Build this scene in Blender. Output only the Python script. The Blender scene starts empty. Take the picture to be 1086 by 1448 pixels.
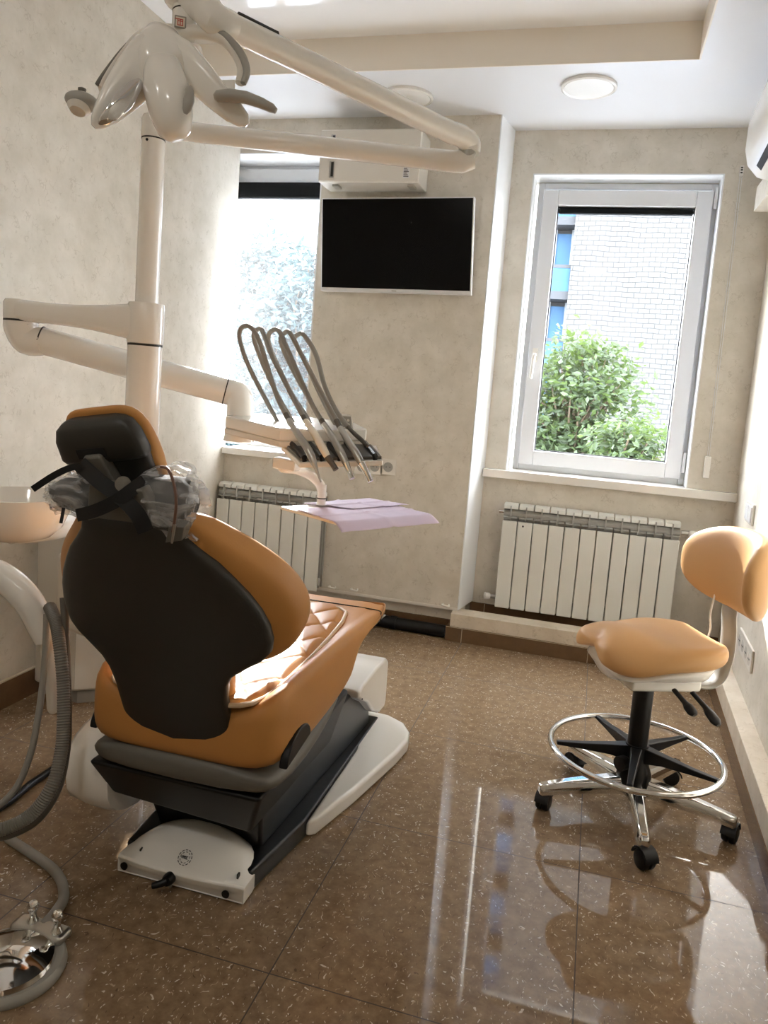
import bpy, bmesh, math, random
from mathutils import Vector, Matrix, noise
random.seed(7)
FILL_POWER = .85  # power of the added fill lamps behind the camera
S = bpy.context.scene
COL = S.collection
PI = math.pi

# ---------------------------------------------------------------- camera solution (metres, z up, y towards the windows)
F_PX = 1070.227
YAW, PITCH, ROLL = 0.260007, -0.111493, 0.077435
CAM = Vector((0.5245, -1.3237, 1.19046))
U0, V0 = 543 + 8.4317, 724 - 50.1757
RM = Matrix.Rotation(YAW, 3, 'Z') @ Matrix.Rotation(PI / 2 + PITCH, 3, 'X') @ Matrix.Rotation(ROLL, 3, 'Z')

def ray(u, v): return RM @ Vector(((u - U0) / F_PX, -(v - V0) / F_PX, -1))
def onz(u, v, z): d = ray(u, v); return CAM + d * ((z - CAM.z) / d.z)
def ony(u, v, y): d = ray(u, v); return CAM + d * ((y - CAM.y) / d.y)
def onx(u, v, x): d = ray(u, v); return CAM + d * ((x - CAM.x) / d.x)
def D(u, v, t): return CAM + ray(u, v) * t
RIGHT = Vector((math.cos(YAW), math.sin(YAW), 0)); FWD = Vector((-math.sin(YAW), math.cos(YAW), 0)); UP = Vector((0, 0, 1))

cam = bpy.data.cameras.new('camera'); co = bpy.data.objects.new('camera', cam); COL.objects.link(co)
co.matrix_world = Matrix.Translation(CAM) @ RM.to_4x4()
cam.sensor_fit = 'HORIZONTAL'; cam.sensor_width = 36; cam.lens = F_PX / 1086 * 36
cam.shift_x = -8.4317 / 1086; cam.shift_y = -50.1757 / 1086
cam.clip_start = 0.02; cam.clip_end = 400
S.camera = co

# ---------------------------------------------------------------- materials
def lin(h):
    h = h.lstrip('#'); o = []
    for i in (0, 2, 4):
        c = int(h[i:i + 2], 16) / 255
        o.append(c / 12.92 if c <= .04045 else ((c + .055) / 1.055) ** 2.4)
    return (*o, 1)

def mat(name, col, rough=.5, metal=0, spec=.5, coat=0, bump=0, bscale=60, var=0, vscale=8, trans=0, emit=None):
    m = bpy.data.materials.new(name); m.use_nodes = True
    nt = m.node_tree; n = nt.nodes; l = nt.links; p = n['Principled BSDF']
    c = lin(col)
    p.inputs['Base Color'].default_value = c
    p.inputs['Roughness'].default_value = rough; p.inputs['Metallic'].default_value = metal
    p.inputs['Specular IOR Level'].default_value = spec
    if coat: p.inputs['Coat Weight'].default_value = coat; p.inputs['Coat Roughness'].default_value = .05
    if trans: p.inputs['Transmission Weight'].default_value = trans
    if emit: p.inputs['Emission Color'].default_value = lin(emit[0]); p.inputs['Emission Strength'].default_value = emit[1]
    tc = n.new('ShaderNodeTexCoord')
    if var:
        t = n.new('ShaderNodeTexNoise'); t.inputs['Scale'].default_value = vscale; t.inputs['Detail'].default_value = 4
        l.new(tc.outputs['Object'], t.inputs['Vector'])
        r = n.new('ShaderNodeMix'); r.data_type = 'RGBA'
        r.inputs['A'].default_value = tuple(x * (1 - var) for x in c[:3]) + (1,)
        r.inputs['B'].default_value = tuple(min(1, x * (1 + var)) for x in c[:3]) + (1,)
        l.new(t.outputs['Fac'], r.inputs['Factor']); l.new(r.outputs['Result'], p.inputs['Base Color'])
    if bump:
        t = n.new('ShaderNodeTexNoise'); t.inputs['Scale'].default_value = bscale; t.inputs['Detail'].default_value = 3
        l.new(tc.outputs['Object'], t.inputs['Vector'])
        b = n.new('ShaderNodeBump'); b.inputs['Strength'].default_value = bump; b.inputs['Distance'].default_value = .002
        l.new(t.outputs['Fac'], b.inputs['Height']); l.new(b.outputs['Normal'], p.inputs['Normal'])
    return m

def wallpaper(name, base, dark, vein):
    m = mat(name, base, .55, spec=.18)
    nt = m.node_tree; n = nt.nodes; l = nt.links; p = n['Principled BSDF']
    tc = n.new('ShaderNodeTexCoord')
    t1 = n.new('ShaderNodeTexNoise'); t1.inputs['Scale'].default_value = 9; t1.inputs['Detail'].default_value = 8; t1.inputs['Roughness'].default_value = .65
    l.new(tc.outputs['Object'], t1.inputs['Vector'])
    r1 = n.new('ShaderNodeValToRGB'); r1.color_ramp.elements[0].position = .35; r1.color_ramp.elements[1].position = .68
    r1.color_ramp.elements[0].color = lin(dark); r1.color_ramp.elements[1].color = lin(base)
    l.new(t1.outputs['Fac'], r1.inputs['Fac'])
    # thin scratch-like veins
    tn = n.new('ShaderNodeTexNoise'); tn.inputs['Scale'].default_value = 14; tn.inputs['Detail'].default_value = 3
    l.new(tc.outputs['Object'], tn.inputs['Vector'])
    mx = n.new('ShaderNodeMix'); mx.data_type = 'VECTOR'; mx.inputs['Factor'].default_value = .22
    l.new(tc.outputs['Object'], mx.inputs['A']); l.new(tn.outputs['Color'], mx.inputs['B'])
    vo = n.new('ShaderNodeTexVoronoi'); vo.feature = 'DISTANCE_TO_EDGE'; vo.inputs['Scale'].default_value = 19
    l.new(mx.outputs['Result'], vo.inputs['Vector'])
    rv = n.new('ShaderNodeValToRGB'); rv.color_ramp.elements[0].position = .012; rv.color_ramp.elements[1].position = .05
    rv.color_ramp.elements[0].color = (1, 1, 1, 1); rv.color_ramp.elements[1].color = (0, 0, 0, 1)
    l.new(vo.outputs['Distance'], rv.inputs['Fac'])
    tm = n.new('ShaderNodeTexNoise'); tm.inputs['Scale'].default_value = 22; tm.inputs['Detail'].default_value = 2
    l.new(tc.outputs['Object'], tm.inputs['Vector'])
    rm = n.new('ShaderNodeValToRGB'); rm.color_ramp.elements[0].position = .5; rm.color_ramp.elements[1].position = .6
    l.new(tm.outputs['Fac'], rm.inputs['Fac'])
    mu = n.new('ShaderNodeMath'); mu.operation = 'MULTIPLY'; l.new(rv.outputs['Color'], mu.inputs[0]); l.new(rm.outputs['Color'], mu.inputs[1])
    mu2 = n.new('ShaderNodeMath'); mu2.operation = 'MULTIPLY'; mu2.inputs[1].default_value = .38; l.new(mu.outputs[0], mu2.inputs[0])
    cm = n.new('ShaderNodeMix'); cm.data_type = 'RGBA'; cm.inputs['B'].default_value = lin(vein)
    l.new(mu2.outputs[0], cm.inputs['Factor']); l.new(r1.outputs['Color'], cm.inputs['A'])
    l.new(cm.outputs['Result'], p.inputs['Base Color'])
    b = n.new('ShaderNodeBump'); b.inputs['Strength'].default_value = .25; b.inputs['Distance'].default_value = .002
    l.new(t1.outputs['Fac'], b.inputs['Height']); l.new(b.outputs['Normal'], p.inputs['Normal'])
    return m

def floor_mat():
    m = mat('polished_tile', '#86705a', .07, spec=.5)
    nt = m.node_tree; n = nt.nodes; l = nt.links; p = n['Principled BSDF']
    tc = n.new('ShaderNodeTexCoord')
    br = n.new('ShaderNodeTexBrick'); br.offset = 0; br.squash = 1
    br.inputs['Scale'].default_value = 1; br.inputs['Brick Width'].default_value = .6; br.inputs['Row Height'].default_value = .6
    br.inputs['Mortar Size'].default_value = .0016; br.inputs['Mortar Smooth'].default_value = .2
    br.inputs['Color1'].default_value = (0, 0, 0, 1); br.inputs['Color2'].default_value = (0, 0, 0, 1); br.inputs['Mortar'].default_value = (1, 1, 1, 1)
    l.new(tc.outputs['Object'], br.inputs['Vector'])
    t1 = n.new('ShaderNodeTexNoise'); t1.inputs['Scale'].default_value = 30; t1.inputs['Detail'].default_value = 8; t1.inputs['Roughness'].default_value = .7
    l.new(tc.outputs['Object'], t1.inputs['Vector'])
    r1 = n.new('ShaderNodeValToRGB'); r1.color_ramp.elements[0].position = .35; r1.color_ramp.elements[1].position = .68
    r1.color_ramp.elements[0].color = lin('#75604a'); r1.color_ramp.elements[1].color = lin('#947d62')
    l.new(t1.outputs['Fac'], r1.inputs['Fac'])
    cur = r1.outputs['Color']
    for (sc, rot, sx, thr, colr, prob) in ((125, .6, .6, .17, '#e6dccc', .80), (105, -.7, .25, .10, '#c0ad93', .72), (100, 2.0, .25, .10, '#57463a', .78), (150, .9, .3, .12, '#b5a085', .72)):
        mp = n.new('ShaderNodeMapping'); mp.inputs['Rotation'].default_value = (0, 0, rot); mp.inputs['Scale'].default_value = (1, sx, 1)
        tn = n.new('ShaderNodeTexNoise'); tn.inputs['Scale'].default_value = 26; l.new(tc.outputs['Object'], tn.inputs['Vector'])
        mx = n.new('ShaderNodeMix'); mx.data_type = 'VECTOR'; mx.inputs['Factor'].default_value = .05
        l.new(tc.outputs['Object'], mx.inputs['A']); l.new(tn.outputs['Color'], mx.inputs['B'])
        l.new(mx.outputs['Result'], mp.inputs['Vector'])
        vo = n.new('ShaderNodeTexVoronoi'); vo.inputs['Scale'].default_value = sc; vo.voronoi_dimensions = '2D'; l.new(mp.outputs['Vector'], vo.inputs['Vector'])
        lt = n.new('ShaderNodeMath'); lt.operation = 'LESS_THAN'; lt.inputs[1].default_value = thr; l.new(vo.outputs['Distance'], lt.inputs[0])
        sp = n.new('ShaderNodeSeparateColor'); l.new(vo.outputs['Color'], sp.inputs['Color'])
        gt = n.new('ShaderNodeMath'); gt.operation = 'GREATER_THAN'; gt.inputs[1].default_value = prob; l.new(sp.outputs['Red'], gt.inputs[0])
        mu = n.new('ShaderNodeMath'); mu.operation = 'MULTIPLY'; l.new(lt.outputs[0], mu.inputs[0]); l.new(gt.outputs[0], mu.inputs[1])
        m2 = n.new('ShaderNodeMath'); m2.operation = 'MULTIPLY'; m2.inputs[1].default_value = .7; l.new(mu.outputs[0], m2.inputs[0])
        cm = n.new('ShaderNodeMix'); cm.data_type = 'RGBA'; cm.inputs['B'].default_value = lin(colr)
        l.new(m2.outputs[0], cm.inputs['Factor']); l.new(cur, cm.inputs['A']); cur = cm.outputs['Result']
    cm = n.new('ShaderNodeMix'); cm.data_type = 'RGBA'; cm.inputs['B'].default_value = lin('#3a2c20')
    l.new(br.outputs['Fac'], cm.inputs['Factor']); l.new(cur, cm.inputs['A'])
    l.new(cm.outputs['Result'], p.inputs['Base Color'])
    rr = n.new('ShaderNodeMapRange'); rr.inputs['To Min'].default_value = .035; rr.inputs['To Max'].default_value = .6
    l.new(br.outputs['Fac'], rr.inputs['Value']); l.new(rr.outputs['Result'], p.inputs['Roughness'])
    return m

def glass_mat(name, tint=(1, 1, 1, 1), refl=.045):
    m = bpy.data.materials.new(name); m.use_nodes = True
    nt = m.node_tree; n = nt.nodes; l = nt.links; n.clear()
    o = n.new('ShaderNodeOutputMaterial'); mx = n.new('ShaderNodeMixShader'); mx.inputs[0].default_value = refl
    t = n.new('ShaderNodeBsdfTransparent'); t.inputs[0].default_value = tint
    g = n.new('ShaderNodeBsdfGlossy'); g.inputs['Roughness'].default_value = .02
    l.new(t.outputs[0], mx.inputs[1]); l.new(g.outputs[0], mx.inputs[2]); l.new(mx.outputs[0], o.inputs[0])
    return m

def dusty_glass():
    m = glass_mat('dusty_glass'); nt = m.node_tree; n = nt.nodes; l = nt.links; o = [x for x in n if x.type == 'OUTPUT_MATERIAL'][0]
    src = o.inputs[0].links[0].from_socket
    tr = n.new('ShaderNodeBsdfTranslucent'); tr.inputs[0].default_value = (.95, .97, 1, 1)
    mx = n.new('ShaderNodeMixShader'); mx.inputs[0].default_value = .012
    l.new(src, mx.inputs[1]); l.new(tr.outputs[0], mx.inputs[2]); l.new(mx.outputs[0], o.inputs[0]); return m

def film_mat():
    m = bpy.data.materials.new('plastic_film'); m.use_nodes = True
    nt = m.node_tree; n = nt.nodes; l = nt.links; p = n['Principled BSDF']; o = n['Material Output']
    p.inputs['Base Color'].default_value = lin('#d8d8d8'); p.inputs['Roughness'].default_value = .18
    t = n.new('ShaderNodeBsdfTransparent'); mx = n.new('ShaderNodeMixShader')
    tc = n.new('ShaderNodeTexCoord'); mp = n.new('ShaderNodeMapping'); mp.inputs['Scale'].default_value = (1.2, 5, 5)
    ns = n.new('ShaderNodeTexNoise'); ns.inputs['Scale'].default_value = 7; ns.inputs['Detail'].default_value = 5; ns.inputs['Distortion'].default_value = 1.2
    l.new(tc.outputs['Object'], mp.inputs[0]); l.new(mp.outputs[0], ns.inputs['Vector'])
    r = n.new('ShaderNodeValToRGB'); r.color_ramp.elements[0].position = .42; r.color_ramp.elements[1].position = .68
    r.color_ramp.elements[0].color = (.12, .12, .12, 1); r.color_ramp.elements[1].color = (.75, .75, .75, 1)
    l.new(ns.outputs['Fac'], r.inputs[0]); l.new(r.outputs['Color'], mx.inputs[0])
    l.new(t.outputs[0], mx.inputs[1]); l.new(p.outputs[0], mx.inputs[2]); l.new(mx.outputs[0], o.inputs[0])
    b = n.new('ShaderNodeBump'); b.inputs['Strength'].default_value = .9; b.inputs['Distance'].default_value = .012
    l.new(ns.outputs['Fac'], b.inputs['Height']); l.new(b.outputs['Normal'], p.inputs['Normal'])
    return m

def brick_mat():
    m = mat('facade_tiles', '#f2f2f0', .8)
    nt = m.node_tree; n = nt.nodes; l = nt.links; p = n['Principled BSDF']
    tc = n.new('ShaderNodeTexCoord'); mp = n.new('ShaderNodeMapping'); mp.inputs['Rotation'].default_value = (PI / 2, 0, 0)
    ns = n.new('ShaderNodeTexNoise'); ns.inputs['Scale'].default_value = .8; ns.inputs['Detail'].default_value = 3
    l.new(tc.outputs['Object'], ns.inputs['Vector'])
    mx = n.new('ShaderNodeMix'); mx.data_type = 'VECTOR'; mx.inputs['Factor'].default_value = .16
    l.new(tc.outputs['Object'], mx.inputs['A']); l.new(ns.outputs['Color'], mx.inputs['B'])
    sx = n.new('ShaderNodeSeparateXYZ'); l.new(mx.outputs['Result'], sx.inputs[0])
    cx = n.new('ShaderNodeCombineXYZ'); l.new(sx.outputs['X'], cx.inputs['X']); l.new(sx.outputs['Z'], cx.inputs['Y'])
    br = n.new('ShaderNodeTexBrick'); br.inputs['Scale'].default_value = 1; br.inputs['Brick Width'].default_value = .34; br.inputs['Row Height'].default_value = .15
    br.inputs['Mortar Size'].default_value = .012; br.inputs['Mortar Smooth'].default_value = .4; br.offset = .45
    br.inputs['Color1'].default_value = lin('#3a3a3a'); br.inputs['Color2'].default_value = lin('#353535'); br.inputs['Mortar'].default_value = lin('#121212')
    l.new(cx.outputs[0], br.inputs['Vector']); l.new(br.outputs['Color'], p.inputs['Base Color'])
    return m

W = dict(
    paper=wallpaper('beige_wallpaper', '#dad4c9', '#cbc5b8', '#a89e8d'),
    stone=wallpaper('beige_stone', '#d9cfbf', '#cabeab', '#a6957d'),
    floor=floor_mat(),
    skirt=mat('brown_tile', '#6b533c', .25, var=.25, vscale=22),
    grout=mat('pale_grout', '#b8a88e', .7),
    ceil=mat('white_ceiling', '#e2e4e8', .3, spec=.5),
    gloss=mat('stretch_ceiling', '#f2f2f2', .06, spec=.5),
    fascia=mat('recess_paint', '#e9e2d6', .5),
    reveal=mat('white_plaster', '#e8ebee', .4),
    pvc=mat('white_pvc', '#dddfe2', .25),
    gasket=mat('black_gasket', '#1b1c1e', .5),
    glass=glass_mat('window_glass'), dusty=dusty_glass(),
    blind=mat('charcoal_blind', '#0d0f12', .6, spec=.2),
    white=mat('gloss_white_plastic', '#e9e7e1', .22, coat=.3),
    offw=mat('ivory_plastic', '#dcd8cf', .3, coat=.2),
    rad=mat('radiator_enamel', '#dfe0da', .3),
    radshade=mat('radiator_shade', '#a4a5a1', .4),  # same enamel, darkened to paint in the shade between the blades
    black=mat('black_plastic', '#0b0b0c', .42, spec=.35),
    shell=mat('charcoal_shell', '#2a2925', .45, bump=.08, bscale=400),
    under=mat('dark_grey_frame', '#66645d', .45),
    blackm=mat('black_metal', '#0f1113', .3),
    leather=mat('tan_leather', '#ba8448', .45, spec=.3, bump=.12, bscale=260, var=.08, vscale=5),
    leather2=mat('tan_leatherette', '#cfa26c', .42, spec=.35, bump=.1, bscale=260, var=.06, vscale=6),
    pipec=mat('cream_piping', '#cbb494', .5, spec=.3),
    chrome=mat('chrome', '#dcdcda', .07, metal=1),
    steel=mat('brushed_steel', '#b5b3ad', .28, metal=1),
    greyp=mat('grey_plastic', '#9c9a93', .4),
    hose=mat('grey_hose', '#8b8881', .4),
    dhose=mat('dark_grey_hose', '#57534c', .4),
    corr=mat('corrugated_grey', '#76736c', .35),
    strap=mat('black_strap', '#0a0a0a', .8),
    film=film_mat(),
    foam=mat('grey_foam', '#474644', .9),
    cord=mat('brown_cord', '#6a4a3a', .5),
    lilac=mat('lilac_paper', '#d2c4d9', .7, bump=.1, bscale=120),
    cream=mat('cream_tray', '#e6dfd0', .35),
    screen=mat('tv_screen', '#030304', .2, spec=.15),
    silver=mat('silver_bezel', '#d9dadb', .3),
    lampgl=mat('lamp_diffuser', '#eeeeec', .35),
    mirror=mat('mirror', '#e6e8ea', .04, metal=1),
    red=mat('red_print', '#c4574a', .4),
    dark=mat('dark_slot', '#26251f', .6),
    ink=mat('ink_print', '#3c3c3c', .6),
    ceram=mat('white_ceramic', '#eae6df', .12, coat=.4),
    facade=brick_mat(),
    slab=mat('slab_concrete', '#25282d', .8),
    bglass=mat('blue_balcony_glass', '#2a4763', .5, spec=.1, var=.3, vscale=1.2),
    bframe=mat('balcony_frame', '#5d6368', .5),
    leaf=mat('leaf_green', '#27361e', .55, var=.35, vscale=2),
    leaf2=mat('leaf_pale', '#283a3e', .55, var=.3, vscale=2),
    bark=mat('bark', '#55493c', .9, var=.3),
    lawn=mat('asphalt', '#8b8f96', .9, var=.3, vscale=1),
)
for k in ('leaf', 'leaf2'):
    nt = W[k].node_tree; p = nt.nodes['Principled BSDF']
    tr = nt.nodes.new('ShaderNodeBsdfTranslucent'); tr.inputs[0].default_value = lin('#56682f' if k == 'leaf' else '#39504f')
    mx = nt.nodes.new('ShaderNodeMixShader'); mx.inputs[0].default_value = .35 if k == 'leaf' else .2
    nt.links.new(p.outputs[0], mx.inputs[1]); nt.links.new(tr.outputs[0], mx.inputs[2])
    nt.links.new(mx.outputs[0], nt.nodes['Material Output'].inputs[0])

# ---------------------------------------------------------------- mesh helpers
def nb(): return bmesh.new()

def box(b, lo, hi):
    x0, y0, z0 = lo; x1, y1, z1 = hi
    v = [b.verts.new(p) for p in ((x0, y0, z0), (x1, y0, z0), (x1, y1, z0), (x0, y1, z0), (x0, y0, z1), (x1, y0, z1), (x1, y1, z1), (x0, y1, z1))]
    for f in ((0, 3, 2, 1), (4, 5, 6, 7), (0, 1, 5, 4), (1, 2, 6, 5), (2, 3, 7, 6), (3, 0, 4, 7)): b.faces.new([v[i] for i in f])
    return b

def hexa(b, pts):  # eight points: bottom ring of four, then top ring of four
    v = [b.verts.new(p) for p in pts]
    for f in ((0, 3, 2, 1), (4, 5, 6, 7), (0, 1, 5, 4), (1, 2, 6, 5), (2, 3, 7, 6), (3, 0, 4, 7)): b.faces.new([v[i] for i in f])
    return b

def prism(b, poly, vec):  # closed polygon of 3-D points extruded along vec
    vec = Vector(vec); a = [b.verts.new(p) for p in poly]; c = [b.verts.new(Vector(p) + vec) for p in poly]
    n = len(poly); b.faces.new(a[::-1]); b.faces.new(c)
    for i in range(n): b.faces.new((a[i], a[(i + 1) % n], c[(i + 1) % n], c[i]))
    return b

def loft(b, rings, cap=True, closed=True):
    R = [[b.verts.new(p) for p in r] for r in rings]; n = len(R[0])
    for i in range(len(R) - 1):
        for j in range(n if closed else n - 1):
            k = (j + 1) % n
            b.faces.new((R[i][j], R[i][k], R[i + 1][k], R[i + 1][j]))
    if cap and closed:
        b.faces.new(R[0][::-1]); b.faces.new(R[-1])
    return b

def smooth_path(pts, per=6):
    P = [Vector(p) for p in pts]
    if len(P) < 3: return P
    o = []
    for i in range(len(P) - 1):
        p0 = P[max(i - 1, 0)]; p1 = P[i]; p2 = P[i + 1]; p3 = P[min(i + 2, len(P) - 1)]
        for k in range(per):
            t = k / per
            o.append(.5 * ((2 * p1) + (p2 - p0) * t + (2 * p0 - 5 * p1 + 4 * p2 - p3) * t * t + (3 * p1 - p0 - 3 * p2 + p3) * t ** 3))
    o.append(P[-1]); return o

def tube(b, pts, r, seg=12, per=6, flat=1.0, closed=False, ribs=0):
    rr = r if isinstance(r, (list, tuple)) else [r] * len(pts)
    if closed: P = [Vector(p) for p in pts]; R = list(rr)
    elif per <= 1 or len(pts) < 3: P = [Vector(p) for p in pts]; R = list(rr)
    else:
        P = smooth_path(pts, per); R = []
        for i in range(len(pts) - 1):
            for k in range(per): R.append(rr[i] + (rr[i + 1] - rr[i]) * k / per)
        R.append(rr[-1])
    if ribs: R = [q * (1 + ribs * (i % 2)) for i, q in enumerate(R)]
    n = len(P); rings = []
    up = None
    for i in range(n):
        if closed: t = (P[(i + 1) % n] - P[i - 1]).normalized()
        else: t = (P[min(i + 1, n - 1)] - P[max(i - 1, 0)]).normalized()
        if up is None: up = Vector((0, 0, 1)) if abs(t.z) < .9 else Vector((0, 1, 0))
        a = t.cross(up).normalized(); up = a.cross(t).normalized()
        rings.append([P[i] + (a * math.cos(q) + up * math.sin(q) * flat) * R[i] for q in [2 * PI * s / seg for s in range(seg)]])
    if closed: rings.append(rings[0]); 
    loft(b, rings, cap=not closed)
    if closed: bmesh.ops.remove_doubles(b, verts=b.verts, dist=1e-6)
    return b

def lathe(b, prof, c, axis='z', seg=32):
    rings = []
    for r, h in prof:
        ring = []
        for s in range(seg):
            q = 2 * PI * s / seg
            if axis == 'z': p = Vector((r * math.cos(q), r * math.sin(q), h))
            elif axis == 'y': p = Vector((r * math.cos(q), h, -r * math.sin(q)))
            elif axis == 'x': p = Vector((h, r * math.cos(q), r * math.sin(q)))
            else:
                a = Vector(axis).normalized(); e = a.orthogonal().normalized(); f = a.cross(e)
                p = e * r * math.cos(q) + f * r * math.sin(q) + a * h
            ring.append(Vector(c) + p)
        rings.append(ring)
    return loft(b, rings)

def cyl(b, p, q, r, seg=20):
    return tube(b, [p, q], r, seg=seg, per=1)

def ellipsoid(b, c, a, e, f, seg=20, rows=12):
    c, a, e, f = map(Vector, (c, a, e, f))
    rings = []
    for i in range(1, rows):
        th = PI * i / rows
        rings.append([c + f * math.cos(th) + (a * math.cos(q) + e * math.sin(q)) * math.sin(th) for q in [2 * PI * s / seg for s in range(seg)]])
    R = [[b.verts.new(p) for p in r] for r in rings]
    for i in range(len(R) - 1):
        for j in range(seg): b.faces.new((R[i][j], R[i + 1][j], R[i + 1][(j + 1) % seg], R[i][(j + 1) % seg]))
    t = b.verts.new(c + f); u = b.verts.new(c - f)
    for j in range(seg):
        b.faces.new((t, R[0][j], R[0][(j + 1) % seg])); b.faces.new((u, R[-1][(j + 1) % seg], R[-1][j]))
    return b

def M(name, b, m, parent=None, bev=0, sub=0, smooth=True, ang=38, label=None, kind=None, seg=3):
    bmesh.ops.recalc_face_normals(b, faces=b.faces)
    if smooth:
        for f in b.faces: f.smooth = True
        if not sub:
            for e in b.edges:
                if len(e.link_faces) == 2 and e.calc_face_angle(0) > math.radians(ang): e.smooth = False
    me = bpy.data.meshes.new(name); b.to_mesh(me); b.free()
    o = bpy.data.objects.new(name, me); COL.objects.link(o)
    if isinstance(m, str): m = W[m]
    me.materials.append(m)
    if bev:
        d = o.modifiers.new('bevel', 'BEVEL'); d.width = bev; d.segments = seg; d.limit_method = 'ANGLE'; d.angle_limit = math.radians(40); d.harden_normals = True
    if sub:
        d = o.modifiers.new('sub', 'SUBSURF'); d.levels = sub; d.render_levels = sub
    if parent is not None:
        o.parent = parent; o.matrix_parent_inverse = wm(parent).inverted()
    if label: o['label'] = label
    if kind: o['kind'] = kind
    return o

def wm(o):  # world matrix without a depsgraph update (translations only)
    m = Matrix.Translation(o.location)
    if o.parent: m = wm(o.parent) @ o.matrix_parent_inverse @ m
    return m

def tag(o, label, cat, group=None):
    o['label'] = label; o['category'] = cat
    if group: o['group'] = group
    return o

def E(name, loc, label, cat, group=None):
    o = bpy.data.objects.new(name, None); COL.objects.link(o); o.location = loc; o.empty_display_size = .05
    return tag(o, label, cat, group)

def struct(name, b, m, **k):
    o = M(name, b, m, kind='structure', **k); return o

def ipl(tab, t):
    for (a, u), (c, v) in zip(tab, tab[1:]):
        if t <= c: k = (t - a) / (c - a); k = max(0, min(1, k)); return u + (v - u) * k
    return tab[-1][1]

# ================================================================ ROOM SHELL
XL, XR, YB, YN, ZC, ZR = -1.36, 1.192, 2.318, 2.53, 2.498, 2.63
YF = -2.6
def xr(y): return XR - .034 * (YN - y)          # the right wall is not quite parallel to the left one

struct('floor', box(nb(), (XL - .02, YF, -.1), (1.3, 2.75, 0)), 'floor')
b = nb(); box(b, (XL - .2, 1.80, ZC), (1.35, 2.6, ZC + .2)); box(b, (.752, YF, ZC), (1.35, 1.80, ZC + .2))
struct('ceiling', b, 'ceil')
struct('ceiling_recess', box(nb(), (XL - .2, YF, ZR), (.752, 1.80, ZR + .07)), 'gloss')
b = nb(); box(b, (XL, 1.797, ZC - .004), (.755, 1.803, ZR)); box(b, (.749, YF, ZC - .004), (.755, 1.80, ZR))
struct('trim_1', b, 'fascia')
struct('wall_left', box(nb(), (XL - .3, YF, 0), (XL, 2.315, ZR)), 'paper')
struct('wall_front', box(nb(), (XL - .3, YF - .15, 0), (1.35, YF, ZR)), 'paper')
b = nb()
prism(b, [(xr(YF), YF, 0), (1.4, YF, 0), (1.4, YN + .35, 0), (xr(YN + .35), YN + .35, 0)], (0, 0, ZC))
struct('wall_right', b, 'paper')

# wall with the television: lintel over the left window, apron under it, and the pier between the windows
ZS = .80                                        # underside of the left sill
b = nb()
px0, px1 = -.915, -.047
prism(b, [(px0, YB, .14), (px1, YB, .14), (-.009, YN + .02, .14), (px0 + .02, YN + .02, .14)], (0, 0, ZC - .14))
box(b, (XL - .3, YB, 2.335), (px0, YB + .4, ZC))
box(b, (XL - .3, YB, .14), (px0, YB + .4, ZS))
box(b, (XL - .3, YB + .045, 0), (px1 + .01, YB + .2, .14))
prism(b, [(XL, YB - .002, ZS), (XL - .105, 2.50, ZS), (XL - .3, 2.50, ZS), (XL - .3, YB - .002, ZS)], (0, 0, 2.335 - ZS))  # unseen splayed filler, added to keep sun off the hidden wall end
struct('wall_back', b, 'paper')
struct('baseboard_back', box(nb(), (XL - .3, YB + .033, 0), (px1 + .008, YB + .045, .075)), 'skirt')
struct('trim_2', box(nb(), (XL, YB - .002, .136), (px1 + .001, YB + .02, .15)), 'offw')
# window niche wall on the right
wx0, wx1, wz0, wz1 = .103, .97, .84, 2.295
b = nb(); yb = YN + .36
box(b, (-.3, YN, 0), (wx0, yb, ZC)); box(b, (wx1, YN, 0), (1.3, yb, ZC)); box(b, (wx0, YN, 0), (wx1, yb, wz0)); box(b, (wx0, YN, wz1), (wx1, yb, ZC))
struct('wall_niche', b, 'paper')
struct('baseboard_niche', box(nb(), (-.015, YN - .012, 0), (xr(YN), YN, .137)), 'skirt')
b = nb()
for x in (.06, .66): box(b, (x, YN - .0135, 0), (x + .003, YN - .011, .137))
struct('trim_3', b, 'grout')
# low pipe box in front of the niche, beige top on a brown tiled face
b = nb(); box(b, (-.068, 2.262, .07), (xr(2.3) - .03, 2.372, .136))
struct('trim_4', b, 'stone', bev=.003)
b = nb(); box(b, (-.085, 2.254, 0), (xr(2.3) - .04, 2.262, .07)); box(b, (-.085, 2.262, 0), (-.068, 2.36, .07))
struct('baseboard_step', b, 'skirt')
b = nb()
for x in (-.006, .594): box(b, (x, 2.2525, 0), (x + .003, 2.255, .07))
box(b, (-.085, 2.2525, .0685), (xr(2.3) - .04, 2.2545, .0715))
struct('trim_5', b, 'grout')
# ledge along the right wall
def ledge(x0, x1, z0, z1):
    return prism(nb(), [(xr(YF) - x0, YF, z0), (xr(2.254) - x0, 2.254, z0), (xr(2.254) - x1, 2.254, z0), (xr(YF) - x1, YF, z0)], (0, 0, z1 - z0))
struct('trim_6', ledge(.062, 0, .072, .15), 'stone', bev=.003)
struct('baseboard_right', ledge(.064, .0, 0, .072), 'skirt')
struct('baseboard_left', box(nb(), (XL, YF, 0), (XL + .014, 2.3, .095)), 'skirt')
struct('trim_7', box(nb(), (XL, YF, .095), (XL + .013, 2.3, .099)), 'grout')
struct('trim_8', box(nb(), (1.10, 1.9, 2.11), (1.172, 2.452, 2.215)), 'paper')

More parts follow.
